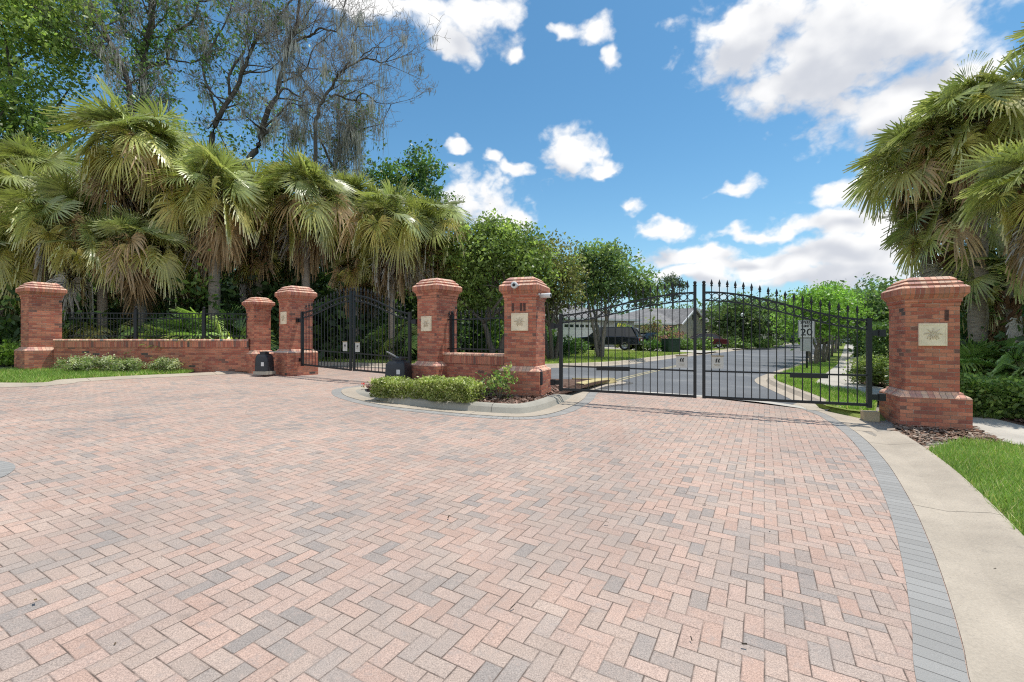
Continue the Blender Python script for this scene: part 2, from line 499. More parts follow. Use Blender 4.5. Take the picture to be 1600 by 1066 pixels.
def tag(o, label, cat, group=None, kind=None):
    if label:
        o['label'] = label
    if cat:
        o['category'] = cat
    if group:
        o['group'] = group
    if kind:
        o['kind'] = kind
    return o


def empty(name, loc, rz=0.0, label=None, cat=None, group=None):
    o = bpy.data.objects.new(name, None); COL.objects.link(o)
    o.location = loc; o.rotation_euler = (0, 0, rz); o.empty_display_size = 0.2
    return tag(o, label, cat, group)


def copy_tree(o, parent=None):
    c = o.copy(); COL.objects.link(c); c.parent = parent
    for ch in list(o.children):
        copy_tree(ch, c)
    return c


def sheet(name, pts, off, mat, kind='structure'):
    bm = bmesh.new()
    bm.faces.new([bm.verts.new((x, y, 0)) for x, y in pts])
    bmesh.ops.triangulate(bm, faces=bm.faces[:])
    for co, no in (((30, 0, 0), (1, 0, 0)), ((-30, 0, 0), (1, 0, 0)), ((0, 60, 0), (0, 1, 0)), ((0, -30, 0), (0, 1, 0))):
        bmesh.ops.bisect_plane(bm, geom=bm.verts[:] + bm.edges[:] + bm.faces[:], plane_co=co, plane_no=no)
    for v in bm.verts:
        v.co.z = G(v.co.x, v.co.y) + off
    bmesh.ops.recalc_face_normals(bm, faces=bm.faces[:])
    if sum(f.normal.z for f in bm.faces) < 0:
        bmesh.ops.reverse_faces(bm, faces=bm.faces[:])
    me = bpy.data.meshes.new(name); bm.to_mesh(me); bm.free()
    me.materials.append(mat)
    o = bpy.data.objects.new(name, me); COL.objects.link(o)
    if kind:
        o['kind'] = kind
    return o


def smooth_line(pts, closed=False, step=6):
    """Catmull-Rom through the points"""
    out = []; n = len(pts)
    rng = range(n if closed else n - 1)
    for i in rng:
        g = (lambda k: pts[k % n]) if closed else (lambda k: pts[max(0, min(n - 1, k))])
        p0, p1, p2, p3 = g(i - 1), g(i), g(i + 1), g(i + 2)
        for s in range(step):
            t = s / step
            out.append(tuple(0.5 * (2 * p1[a] + (p2[a] - p0[a]) * t + (2 * p0[a] - 5 * p1[a] + 4 * p2[a] - p3[a]) * t * t + (-p0[a] + 3 * p1[a] - 3 * p2[a] + p3[a]) * t ** 3) for a in (0, 1)))
    if not closed:
        out.append(pts[-1])
    return out


def offset_line(line, d, closed=False):
    """positive d: to the left of travel"""
    n = len(line); out = []
    for i in range(n):
        a = line[(i - 1) % n] if closed else line[max(i - 1, 0)]
        b = line[(i + 1) % n] if closed else line[min(i + 1, n - 1)]
        tx, ty = b[0] - a[0], b[1] - a[1]; l = math.hypot(tx, ty) or 1
        out.append((line[i][0] - ty / l * d, line[i][1] + tx / l * d))
    return out


def strip(name, lines, offs, mat, closed=False, kind='structure'):
    """surface through parallel lines; each line has a height above ground (number or list)"""
    mb = MB(); n = len(lines[0])
    acc = [0.0]
    for i in range(1, n + 1):
        a, b = lines[0][i - 1], lines[0][i % n]
        acc.append(acc[-1] + math.hypot(b[0] - a[0], b[1] - a[1]))
    def pt(k, i):
        x, y = lines[k][i % n]; o = offs[k]; o = o[i % n] if isinstance(o, (list, tuple)) else o
        return (x, y, G(x, y) + o)
    w = [0.0]
    for k in range(1, len(lines)):
        a, b = lines[k - 1][0], lines[k][0]
        w.append(w[-1] + math.hypot(b[0] - a[0], b[1] - a[1]))
    for i in range(n if closed else n - 1):
        for k in range(len(lines) - 1):
            q = [pt(k, i), pt(k, i + 1), pt(k + 1, i + 1), pt(k + 1, i)]
            uv = [(acc[i], w[k] + .1), (acc[i + 1], w[k] + .1), (acc[i + 1], w[k + 1] + .1), (acc[i], w[k + 1] + .1)]
            nrm = (Vector(q[1]) - Vector(q[0])).cross(Vector(q[3]) - Vector(q[0]))
            if nrm.z < 0:
                q = q[::-1]; uv = uv[::-1]
            mb.face(q, uv)
    o = mb.build(name, mat)
    if kind:
        o['kind'] = kind
    return o


def in_poly(pts, poly):
    x, y = pts[:, 0], pts[:, 1]; inside = np.zeros(len(pts), bool); j = len(poly) - 1
    for i in range(len(poly)):
        xi, yi = poly[i]; xj, yj = poly[j]
        c = ((yi > y) != (yj > y)) & (x < (xj - xi) * (y - yi) / ((yj - yi) or 1e-9) + xi)
        inside ^= c; j = i
    return inside


def Gv(p):
    return -0.02 * np.clip(p[:, 0], -30, 30) + 0.02 * np.clip(p[:, 1], -30, 60)


def sample_poly(poly, n):
    a = np.array(poly); lo, hi = a.min(0), a.max(0); out = []
    got = 0
    while got < n:
        q = RNG.uniform(lo, hi, (n * 2, 2)); q = q[in_poly(q, poly)]; out.append(q); got += len(q)
        if got == 0:
            break
    return np.concatenate(out)[:n]


def blades(name, poly, n, h, w, off, cols, label=None):
    p = sample_poly(poly, n); n = len(p)
    z = Gv(p) + off
    a = RNG.uniform(0, 2 * np.pi, n); hh = h * RNG.uniform(0.45, 1.25, n); lean = RNG.uniform(0.1, 0.9, n) * hh
    la = RNG.uniform(0, 2 * np.pi, n)
    dx, dy = np.cos(a) * w / 2, np.sin(a) * w / 2
    V = np.zeros((n, 3, 3))
    V[:, 0] = np.stack([p[:, 0] - dx, p[:, 1] - dy, z], 1); V[:, 1] = np.stack([p[:, 0] + dx, p[:, 1] + dy, z], 1)
    V[:, 2] = np.stack([p[:, 0] + np.cos(la) * lean, p[:, 1] + np.sin(la) * lean, z + hh], 1)
    # patches of tone
    ph = np.sin(p[:, 0] * 2.1 + 1.3 * np.sin(p[:, 1] * 1.7)) * 0.5 + np.sin(p[:, 1] * 3.3 + p[:, 0]) * 0.5
    c = np.array(cols[0])[None] * RNG.uniform(0.7, 1.3, (n, 1)) * (1 + 0.15 * ph[:, None])
    ph2 = np.sin(p[:, 0] * 0.9 + 2.0 * np.sin(p[:, 1] * 0.8 + 1)) * np.sin(p[:, 1] * 1.1 + .7)
    dry = RNG.uniform(0, 1, n) < 0.14 + 0.08 * ph + 0.16 * np.clip(ph2, 0, 1)
    c[dry] = np.array(cols[1]) * RNG.uniform(0.7, 1.3, (dry.sum(), 1))
    o = poly_obj(name, V, c, M['blade'])
    o['kind'] = 'stuff'
    return o


def chips(name, poly, n, size, off, cols):
    p = sample_poly(poly, n); n = len(p)
    z = Gv(p) + off + RNG.uniform(0.005, 0.04, n)
    a = RNG.uniform(0, np.pi, n); L = size * RNG.uniform(0.5, 1.5, n); W = L * RNG.uniform(0.2, 0.5, n)
    t1 = RNG.uniform(-.5, .5, n); t2 = RNG.uniform(-.6, .6, n)
    ax = np.stack([np.cos(a), np.sin(a), t1], 1) * L[:, None] / 2; bx = np.stack([-np.sin(a), np.cos(a), t2], 1) * W[:, None] / 2
    c0 = np.stack([p[:, 0], p[:, 1], z], 1)
    V = np.stack([c0 - ax - bx * .6, c0 + ax * .9 - bx, c0 + ax + bx * .5, c0 - ax * .8 + bx], 1)
    ci = RNG.integers(0, len(cols), n)
    c = np.array(cols)[ci] * RNG.uniform(0.6, 1.4, (n, 1))
    o = poly_obj(name, V, c, M['chips']); o['kind'] = 'stuff'
    return o


# ------------------------------------------------------------------ foliage
def leaf_quads(c, size, flat=0.0, aspect=0.55):
    """c: (n,3) centres -> (n,4,3) pointed leaves"""
    n = len(c)
    d = RNG.normal(size=(n, 3)); d[:, 2] -= 0.25; d /= np.linalg.norm(d, axis=1)[:, None] + 1e-9
    u = RNG.normal(size=(n, 3)); u[:, 2] *= (1 - flat)
    s = np.cross(d, u); s /= np.linalg.norm(s, axis=1)[:, None] + 1e-9
    L = (size * RNG.uniform(0.45, 1.65, n))[:, None]
    return np.stack([c - d * L * .5, c - s * L * aspect * .5 + d * L * .05, c + d * L * .5, c + s * L * aspect * .5 + d * L * .05], 1)


def crown_leaves(lobes, n_cl, per, spread, size, col, col2=None, mix2=0.25, dark=0.45, fill=0.35, gap=0.0):
    """leaf clumps spread through ellipsoid lobes; returns quads, colours, clump centres"""
    lob = np.array(lobes, float)
    w = (lob[:, 3] * lob[:, 4] * lob[:, 5]) ** (2 / 3); w /= w.sum()
    k = RNG.choice(len(lob), n_cl, p=w)
    d = RNG.normal(size=(n_cl, 3)); d /= np.linalg.norm(d, axis=1)[:, None]
    r = RNG.uniform(0, 1, n_cl) ** fill
    lump = 1 + 0.13 * np.sin(d[:, 0] * 5 + k) * np.cos(d[:, 2] * 6 + 2 * k) + RNG.normal(0, 0.05, n_cl)
    cc = lob[k, :3] + d * (r * lump)[:, None] * lob[k, 3:]
    if gap:
        ph = np.sin(cc[:, 0] * 1.9 / gap + 1) * np.sin(cc[:, 1] * 1.7 / gap) * np.sin(cc[:, 2] * 2.3 / gap + .5)
        cc = cc[ph > -0.25]; keep = ph > -0.25
        d, r, k = d[keep], r[keep], k[keep]
    n_cl = len(cc)
    lv = np.repeat(cc, per, 0) + RNG.normal(size=(n_cl * per, 3)) * spread * np.array([1, 1, .75])
    base = np.array(col)
    ctone = RNG.uniform(0.55, 1.45, n_cl)
    light = dark + (1 - dark) * np.clip(0.5 * (d[:, 2] + 1) * 0.6 + 0.5 * r, 0, 1)  # crown shade put into the leaf colour: darker inside and low
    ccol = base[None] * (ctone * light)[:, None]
    if col2 is not None:
        sel = RNG.uniform(size=n_cl) < mix2
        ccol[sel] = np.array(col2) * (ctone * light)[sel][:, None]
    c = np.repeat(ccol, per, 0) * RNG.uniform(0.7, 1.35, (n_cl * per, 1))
    return leaf_quads(lv, size), c, cc


def limb(mb, a, b, r0, r1, sag=0.15, n=6, seg=6):
    a = Vector(a); b = Vector(b); L = (b - a).length
    mid = Vector((random.uniform(-1, 1), random.uniform(-1, 1), random.uniform(0.0, 1))) * L * sag
    pts = []
    for i in range(seg + 1):
        t = i / seg
        p = a.lerp(b, t) + mid * math.sin(math.pi * t) + Vector((random.uniform(-1, 1), random.uniform(-1, 1), random.uniform(-1, 1))) * L * 0.012
        pts.append(p)
    pts[0] = a
    mb.tube(pts, [r0 + (r1 - r0) * i / seg for i in range(seg + 1)], n)
    return pts


def leafy_tree(name, label, cat, loc, lobes, n_cl=300, per=26, spread=0.28, size=0.14, col=(.06, .10, .03), col2=None, mix2=0.25, trunk_h=1.8, trunk_r=0.12, stems=1, group=None, bark='bark', fill=0.35, gap=0.0, dark=0.45, limbs=10, leaf='leaf'):
    root = empty(name, loc, 0, label, cat, group)
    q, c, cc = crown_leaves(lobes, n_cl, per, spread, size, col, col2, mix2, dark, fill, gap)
    mb = MB()
    ends = []
    for s in range(stems):
        a = 2 * math.pi * s / stems + 0.4
        sp = 0.10 * (stems > 1)
        b = Vector((math.cos(a) * sp, math.sin(a) * sp, -0.1))
        e = Vector((math.cos(a) * sp * 5 + random.uniform(-.15, .15), math.sin(a) * sp * 5 + random.uniform(-.15, .15), trunk_h))
        p = limb(mb, b, e, trunk_r * 1.25, trunk_r * 0.75, 0.05, 8, 6)
        ends.append(e)
    idx = RNG.choice(len(cc), min(limbs * 2, len(cc)), replace=False)
    for j, i in enumerate(idx):
        e = ends[j % len(ends)]
        tgt = Vector(cc[i]); tgt = e.lerp(tgt, 0.85)
        if tgt.z < e.z * 0.8:
            tgt.z = e.z * 0.9 + 0.2
        r0 = trunk_r * (0.62 if j < limbs else 0.35)
        pts = limb(mb, e if j < limbs else e.lerp(Vector(cc[idx[j - limbs]]), 0.4), tgt, r0, trunk_r * 0.10, 0.12, 5, 5)
    mb.build('trunk', M[bark], root, True)
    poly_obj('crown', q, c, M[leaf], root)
    return root


def shrub_mesh(lobes, n_cl, per, spread, size, col, col2=None, mix2=0.3, dark=0.5, fill=0.4):
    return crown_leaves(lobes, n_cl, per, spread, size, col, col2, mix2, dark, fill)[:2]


def box_leaves(L, W, H, n, size, col, col2=None, mix2=0.3, wob=0.06):
    """leaves filling the outer part of a clipped box, L along x"""
    p = RNG.uniform(-1, 1, (n, 3))
    ax = RNG.choice(3, n, p=[0.15, 0.4, 0.45])
    p[np.arange(n), ax] = np.sign(p[np.arange(n), ax]) * RNG.uniform(0.72, 1.0, n)
    c = p * np.array([L / 2, W / 2, H / 2]) + np.array([0, 0, H / 2]) + RNG.normal(0, wob, (n, 3))
    c[:, 2] += 0.05 * np.sin(c[:, 0] * 3.1) + 0.04 * np.sin(c[:, 0] * 7.7 + 1)
    c[:, 1] += 0.05 * np.sin(c[:, 0] * 4.3 + 2)
    cl = 1 + 0.25 * np.sin(c[:, 0] * 9 + 3 * np.sin(c[:, 2] * 8)) * np.sin(c[:, 1] * 8 + c[:, 2] * 11)
    shade = (0.55 + 0.45 * np.clip(c[:, 2] / H, 0, 1)) * cl * RNG.uniform(0.65, 1.4, n)  # painted shade: leaf colour darkens towards the foot of the hedge
    base = np.tile(np.array(col, float), (n, 1))
    if col2 is not None:
        s = RNG.uniform(size=n) < mix2; base[s] = col2
    keep = c[:, 2] > 0.02
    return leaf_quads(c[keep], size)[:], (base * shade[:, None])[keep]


def fan_frond(az, el, Lp, Lb, age, sc=1.0):
    """one costapalmate frond; age 0 fresh .. 1 yellowing .. 2 dead; returns quads, colours, petiole polyline"""
    ca, sa = math.cos(az), math.sin(az)
    hz = np.array([ca, sa, 0.0]); up = np.array([0, 0, 1.0]); side = np.array([-sa, ca, 0.0])
    droop = 0.28 + 0.40 * age
    N = 6; pts = [np.zeros(3)]; e = el
    for i in range(N):
        pts.append(pts[-1] + (hz * math.cos(e) + up * math.sin(e)) * Lp / N)
        e -= droop / N * (1.0 if el > -0.6 else 0.4)
    e -= RNG.uniform(.1, 1.0) * (1.0 if age < 1.8 else .4)
    e = max(e, -1.65)
    t = hz * math.cos(e) + up * math.sin(e)
    rl = RNG.normal(0, .55); side = side * math.cos(rl) + np.cross(t, side) * math.sin(rl)
    nrm = np.cross(t, side); nrm *= 1 if nrm[2] >= 0 else -1
    p0 = pts[-1]
    K = 38
    ph = np.linspace(-2.45, 2.45, K) + RNG.normal(0, .03, K)
    ln = Lb * (0.74 + 0.26 * np.cos(ph * 0.62)) * RNG.uniform(0.9, 1.08, K)
    dirs = np.cos(ph)[:, None] * t + np.sin(ph)[:, None] * side
    # leaflets start along the costa
    cost = np.clip(np.cos(ph), 0, 1)
    S = 5; rr = np.linspace(0.04, 1.0, S + 1)
    fold = 0.22 + 0.1 * RNG.uniform(); g = (0.05 + 0.42 * min(age, 1.4)) * Lb * RNG.uniform(0.7, 1.25)
    if age >= 1.8:
        g = 0.55 * Lb
    P3 = np.zeros((K, S + 1, 3)); Wd = np.zeros((K, S + 1))
    twist = RNG.normal(0, 0.25 * (0.4 + age), K)
    for i, r in enumerate(rr):
        rad = (ln * r)[:, None]
        q = p0 + dirs * rad + nrm * (np.abs(np.sin(ph * 0.55)) * fold * ln * min(r, .6))[:, None]
        q = q + t[None] * (cost * Lb * 0.22 * min(1, r * 2))[:, None]
        costal = (cost * 0.30 * Lb * min(1, r * 1.4) ** 2)[:, None]
        q = q - up * costal * 0.5
        sagr = max(r - 0.38, 0) / 0.62
        q = q - up * (g * sagr ** 1.7 * (0.8 + 0.4 * np.sin(np.arange(K) * 2.3)))[:, None] - dirs * (g * 0.30 * sagr ** 2)
        if age > 1.2:
            q = q + side[None] * (twist * 0.25 * sagr * Lb)[:, None]
        P3[:, i] = q
        Wd[:, i] = np.minimum(ln * r * 4.5 / K * 0.60, 0.036 * sc) * (1 - max(0, (r - .45) / .55) ** 1.3 * 0.95)
    tang = np.gradient(P3, axis=1)
    sd = np.cross(tang, nrm[None, None]); sd /= np.linalg.norm(sd, axis=2)[..., None] + 1e-9
    A = P3 - sd * Wd[..., None]; B = P3 + sd * Wd[..., None]
    # each leaflet folded: alternate edge lift gives pleats
    A = A + nrm * 0.012; B = B - nrm * 0.012
    quads = np.stack([A[:, :-1], A[:, 1:], B[:, 1:], B[:, :-1]], 2).reshape(-1, 4, 3)
    rmid = np.tile((rr[:-1] + rr[1:]) / 2, (K, 1)).reshape(-1)
    fresh = np.array([.106, .121, .048]) * RNG.uniform(0.55, 1.4) + np.array([.035, .03, .0]) * RNG.uniform(0, 1)
    yel = np.array([.34, .27, .085]) * RNG.uniform(0.7, 1.1); brn = np.array([.26, .18, .10]) * RNG.uniform(0.6, 1.2); gry = np.array([.33, .30, .27]) * RNG.uniform(.7, 1.15)
    if age < 1.8:
        wy = np.clip(age * 0.9 - 0.25, 0, 1) * np.clip(1.2 - rmid, 0.2, 1)
        wt = np.clip((rmid - 0.72) / 0.28, 0, 1) * np.clip(0.35 + age * 0.6, 0, 1)
        c = fresh[None] * (1 - wy[:, None]) + yel[None] * wy[:, None]
        hs = np.clip(1 - rmid / .38, 0, 1) * .6
        c = c * (1 - hs[:, None]) + np.array([.26, .26, .09])[None] * hs[:, None]
        c = c * (1 - 0.7 * wt[:, None]) + (np.array([.36, .31, .20]))[None] * 0.7 * wt[:, None]
    else:
        c = np.tile(brn if RNG.uniform() < .8 else gry, (len(rmid), 1))
    lf = np.repeat(RNG.uniform(0.72, 1.28, K), S)
    c = c * lf[:, None] * RNG.uniform(0.88, 1.12, (len(rmid), 1))
    return quads, c, pts


def palm(label, loc, trunk_h, crown_r=2.6, n=38, lean=(0, 0), trunk_r=0.17, dead=9, yellow=0.3, group='sabal palms', boots=0.5, up_bias=0.0, skirt_len=1.0, hang=()):
    root = empty('sabal_palm', loc, 0, label, 'palm tree', group)
    top = Vector((lean[0], lean[1], trunk_h))
    mb = MB(); seg = 22; pts = []; rad = []
    for i in range(seg + 1):
        t = i / seg
        pts.append(Vector((lean[0] * t * t, lean[1] * t * t, -0.15 + (trunk_h + 0.15) * t)))
        rad.append(trunk_r * (1.22 - 0.3 * min(1, t * 6) + 0.05 * math.sin(i * 2.1) + random.uniform(-.03, .03)))
    mb.tube(pts, rad, 12)
    mb.build('trunk', M['palmtrunk'], root, True)
    # old leaf bases criss-crossing under the crown
    mb = MB()
    nb = int(42 * boots) + 8
    for i in range(nb):
        f = random.uniform(0, 1); zz = trunk_h - f * (0.35 + 1.3 * boots); a = i * 2.4
        tt = max(0, zz / trunk_h)
        c = Vector((lean[0] * tt * tt, lean[1] * tt * tt, zz))
        o = Vector((math.cos(a), math.sin(a), 0)); s = Vector((-math.sin(a), math.cos(a), 0))
        b = c + o * trunk_r * 0.9; e = b + o * random.uniform(.08, .2) + Vector((0, 0, random.uniform(.15, .34))) + s * random.uniform(-.1, .1)
        mb.tube([b, b.lerp(e, .5) + o * .03, e], [.055, .045, .02], 4)
    mb.build('leaf_bases', M['boots'], root)
    Q, C = [], []; DQ, DC = [], []
    pet = MB()
    ga = 2.399963
    off = random.uniform(0, 6.28)
    n = int(n * 1.08)
    Lp = crown_r * 0.58; Lb = crown_r * 0.49
    for i in range(n):
        f = (i + .5) / n
        el = R(86) - f * R(108) + random.uniform(-.3, .3) + up_bias
        age = max(0, f - 0.5) * 1.5 * (0.4 + yellow * 2) + random.uniform(0, .15)
        if f > .6 and random.random() < yellow:
            age = random.uniform(.8, 1.4)
        s = random.uniform(.85, 1.12)
        if f > .45 and random.random() < .12:
            age = 2.0
        q, c, pp = fan_frond(off + i * ga, el, Lp * s * (1.0 - .25 * (f < .2)), Lb * s, age if age == 2.0 else min(age, 1.5), crown_r / 2.6)
        Q.append(q + np.array(top)); C.append(c)
        pet.tube([Vector(p) + top for p in pp], [.028 - .002 * k for k in range(len(pp))], 3, cap=False)
    pet.build('petioles', M['leafstalk'], root)
    poly_obj('crown', np.concatenate(Q), np.concatenate(C), M['palm'], root)
    if dead:
        for i in range(dead):
            s = random.uniform(.75, 1.1)
            q, c, pp = fan_frond(off + i * ga * 1.3 + .5, R(random.uniform(-78, -30)), Lp * s * skirt_len * 1.0, Lb * s * 1.0, 2.0, crown_r / 2.6)
            zz = random.uniform(.1, .5)
            DQ.append(q + np.array(top - Vector((0, 0, zz)))); DC.append(c)
        for (az, el, lp, lb) in hang:
            q, c, pp = fan_frond(az, el, lp, lb, 2.0, crown_r / 2.6)
            c = c * 0 + np.array([.34, .31, .28]) * RNG.uniform(.8, 1.15, (len(c), 1))
            DQ.append(q + np.array(top - Vector((0, 0, .3)))); DC.append(c)
        poly_obj('dead_fronds', np.concatenate(DQ), np.concatenate(DC), M['dry'], root)
    return root


M['leafstalk'] = simple('leaf stalks', (.17, .17, .06), 0.5)


def bare_tree(name, label, cat, loc, height, spread, seed, moss_n=200, group=None, leafiness=None, lean=(0, 0), trunk_r=0.36, fork=0.35, levels=5, twig_r=0.013, mosslen=1.0):
    rs = random.Random(seed)
    root = empty(name, loc, 0, label, cat, group)
    mb = MB(); tw = MB(); tips = []; mids = []; heavy = []
    def grow(p, d, L, r, lev):
        seg = 5 if lev < 2 else 4
        pts = [Vector(p)]; dd = Vector(d).normalized(); rad = [r]
        for i in range(seg):
            dd = (dd + Vector((rs.uniform(-1, 1), rs.uniform(-1, 1), rs.uniform(-.6, .9 if lev < 2 else .7))) * (0.16 + .06 * lev)).normalized()
            pts.append(pts[-1] + dd * L / seg); rad.append(r * (1 - 0.45 * (i + 1) / seg) if lev < levels else r * (1 - .8 * (i + 1) / seg))
        (tw if lev >= 3 else mb).tube(pts, rad, 8 if lev == 0 else (5 if lev < 3 else 3), cap=False)
        if lev >= 1:
            mids.extend(pts[1:])
            if lev <= 3:
                heavy.extend(pts[1:])
        if lev >= levels:
            tips.append(pts[-1]); return
        nchild = (4, 4, 4, 5, 4)[lev] if lev < 5 else 2
        for k in range(nchild):
            f = rs.uniform(fork if lev == 0 else 0.25, 1.0) if k < nchild - 1 else 1.0
            i = min(seg, max(1, int(round(f * seg)))); q = pts[i]
            sd = Vector((rs.uniform(-1, 1), rs.uniform(-1, 1), rs.uniform(-.35, .75))).normalized()
            nd = (dd * 0.75 + sd * (0.8 if lev < 3 else 1.0) * spread).normalized()
            grow(q, nd, L * rs.uniform(0.52, 0.78), max(rad[i] * rs.uniform(.58, .8) * (1 if lev < 2 else .7), twig_r), lev + 1)
    grow((0, 0, -0.2), (lean[0], lean[1], 1), height * 0.48, trunk_r, 0)
    mb.build('trunk', M['darkbark'], root, True); tw.build('twigs', M['twig'], root)
    if moss_n:
        idx = [rs.choice(heavy) for _ in range(int(moss_n * .55))]
        V, C = [], []
        for i in idx:
            p = np.array(i); L = mosslen * rs.uniform(.4, 1.7)
            if p[2] < 3:
                continue
            tone = np.array([.21, .195, .165]) * rs.uniform(.55, 1.25)
            for s in range(16):
                o = np.array([rs.gauss(0, .11), rs.gauss(0, .11), rs.uniform(-.1, .1)]); l = L * rs.uniform(.4, 1.1)
                w = rs.uniform(.008, .02); a = rs.uniform(0, 3.14); dx = np.array([math.cos(a) * w, math.sin(a) * w, 0])
                sway = np.array([rs.gauss(0, .08), rs.gauss(0, .08), 0]) * l
                a0, a1, a2 = p + o, p + o + sway * .5 + np.array([0, 0, -l * .5]), p + o + sway + np.array([0, 0, -l])
                V.append([a0 - dx * .5, a0 + dx * .5, a1 + dx, a1 - dx]); V.append([a1 - dx, a1 + dx, a2 + dx * .12, a2 - dx * .12])
                C += [tone * rs.uniform(.8, 1.2)] * 2
        poly_obj('moss', np.array(V), np.array(C), M['moss'], root)
    if leafiness:
        n_cl, per, size, col = leafiness
        idx = [rs.randrange(len(tips)) for _ in range(n_cl)]
        cc = np.array([tips[i] for i in idx])
        lv = np.repeat(cc, per, 0) + RNG.normal(size=(n_cl * per, 3)) * .38
        c = np.repeat(np.array(col)[None] * RNG.uniform(.6, 1.35, (n_cl, 1)), per, 0) * RNG.uniform(.7, 1.3, (n_cl * per, 1))
        poly_obj('crown', leaf_quads(lv, size), c, M['leaf'], root)
    return root


# ================================================================== THE SETTING
BIG = 900
sheet('ground', [(-BIG, -60), (BIG, -60), (BIG, BIG), (-BIG, BIG)], -0.03, M['soil'])

# brick paved forecourt (runs through both gates)
paved = [(-28, -9), (14, -9)] + [P(1600, 1066), (7.2, 7.5), P(1385, 678), P(1262, 640), P(1100, 621), P(940, 611.5), (2.1, 12.1), (2.2, 14.0), (-1.5, 16.9), (-5.6, 18.0), (-8.2, 18.2), P(450, 578), P(440, 584), P(330, 591), P(200, 599), P(0, 611), (-28, 13.2)]
paved = [(-28, -9), (9, -9), (9, 3.0), (7.0, 6.9), (6.5, 8.0), P(1262, 640), P(1100, 621), P(940, 611.5), (2.1, 12.1), (2.2, 14.0), (-1.5, 16.9), (-5.6, 18.0), (-8.2, 18.0), (-7.6, 14.2), P(440, 579), P(330, 585), P(200, 592), P(0, 603), (-28, 12.9)]
sheet('brick_driveway', paved, 0.0, M['paver'])

chips('leaf_litter', [(-12, 2), (4.0, 2.2), (6.0, 8.5), (2, 8), (-6, 9), (-14, 11)], 80, 0.024, -0.004, [(.10, .07, .045), (.05, .04, .03), (.2, .14, .08)])
# right edge: grey soldier band, rolled kerb, lawn
edge_px = [(1432, 1066), (1425, 980), (1414, 900), (1400, 835), (1380, 772), (1352, 715), (1318, 676), (1280, 650), (1255, 640), (1225, 632)]
ext = [(-3.4, -7.0), (-1.6, -3.2), (0.1, -.4), (1.2, 1.15)]
inner = smooth_line(ext + [P(*q) for q in edge_px])
band = offset_line(inner, -0.195)
strip('paver_border', [inner, band], [0.004, 0.004], M['border'])
kin = [p for p in inner if p[1] < 8.0]
k1 = offset_line(kin, -0.20); k2 = offset_line(kin, -0.44); k3 = offset_line(kin, -0.73); k4 = offset_line(kin, -0.81)
bk = [p for p in band if p[1] > 7.75]
sheet('kerb_apron', bk + [P(1262, 626), P(1300, 638), P(1352, 658), P(1375, 676), k4[-1], k3[-1], k2[-1]], 0.0065, M['curb_plain'])
strip('kerb', [k1, k2, k3, k4], [0.006, 0.0, 0.055, 0.05], M['curb'])
kerb_out = k4
lawn_r = [p for p in kerb_out if p[1] < 6.55]
lawn_poly = [(lawn_r[0][0] - .05, lawn_r[0][1])] + lawn_r[1:] + [P(1440, 697), P(1500, 692), P(1560, 694), P(1600, 703), (12, 6.6), (16, 6.0), (16, -7)]
lawn_poly = lawn_r + [P(1500, 690), P(1560, 694), P(1600, 701), (9.3, 5.9), (16, 5.0), (16, -7)]
sheet('lawn', lawn_poly, 0.012, M['lawn'])
near = [p for p in lawn_r if p[1] > 1.2] + [P(1500, 690), P(1560, 694), P(1600, 701), (9.0, 5.7), (7.5, 3.0), (4.2, 1.2)]
blades('grass', near, 52000, 0.085, 0.012, 0.012, [(.16, .235, .055), (.36, .33, .15)])
# bare mulched patch round the gate pillar and the footpath behind it
bed_r = [P(1360, 668), P(1420, 705), P(1440, 698), P(1500, 692), P(1570, 697), P(1530, 676), P(1512, 655), (9.2, 9.3), (7.6, 9.2)]
sheet('mulch_bed', bed_r, 0.008, M['sand'])
chips('mulch', [P(1390, 678), P(1440, 697), P(1500, 690), P(1572, 697), P(1545, 680), P(1512, 664), P(1512, 655), P(1400, 664)], 1500, 0.085, 0.01, [(.20, .12, .085), (.28, .19, .14), (.14, .085, .06), (.36, .28, .22)])
walk_r = [P(1505, 648), P(1540, 652), P(1600, 667), (13, 7.3), (16, 7.0), (16, 5.6), (11, 5.9), P(1600, 699), P(1565, 691), P(1530, 676), P(1505, 664)]
sheet('footpath', walk_r, 0.016, M['path'])
bed_r2 = [P(1500, 646), P(1540, 651), P(1600, 666), (13, 7.4), (16, 7.1), (22, 12), (14, 14), (9.0, 11.5), (8.4, 10.2)]
sheet('mulch_bed', bed_r2, 0.010, M['mulch'])
chips('mulch', [P(1505, 644), P(1540, 650), P(1600, 664), (12, 7.6), (12, 8.6), (8.7, 9.7)], 1400, 0.08, 0.012, [(.17, .10, .075), (.24, .16, .12), (.11, .065, .05)])

# left edge: concrete kerb, strip of lawn, path, planting bed
le = smooth_line([(-30, 12.0), (-22, 11.9)] + [P(0, 601), P(100, 595.5), P(200, 590), P(330, 584), P(430, 579.5)])
le2 = offset_line(le, -0.5); le1 = offset_line(le, -0.18)
strip('kerb', [le, le1, le2], [0.05, 0.045, 0.006], M['curb'])
lawn_l = [p for p in le if p[0] < X(322, 15)] + [P(326, 577), P(250, 576), P(100, 577), P(0, 580), (-22, 15), (-30, 15)]
sheet('lawn', lawn_l, 0.045, M['lawn'])
blades('grass', [p for p in lawn_l if p[0] > -19.5] + [(-19.5, 14.2), (-19.5, 12.1)][:1], 30000, 0.10, 0.022, 0.045, [(.14, .215, .045), (.30, .29, .12)])
path_l = [P(0, 580), P(100, 576.5), P(250, 575.5), P(326, 576.5), P(338, 584), P(405, 580.5), P(405, 575), P(330, 571), P(200, 571), P(90, 573), P(0, 576), (-22, 15.6), (-22, 14.9)]
sheet('footpath', path_l, 0.052, M['path'])
bed_l = [(-24, 15.2), P(0, 576), P(90, 573), P(200, 571), P(330, 571), P(405, 574), (-7.6, 15.0), (-7.5, 16.5), (-24, 17)]
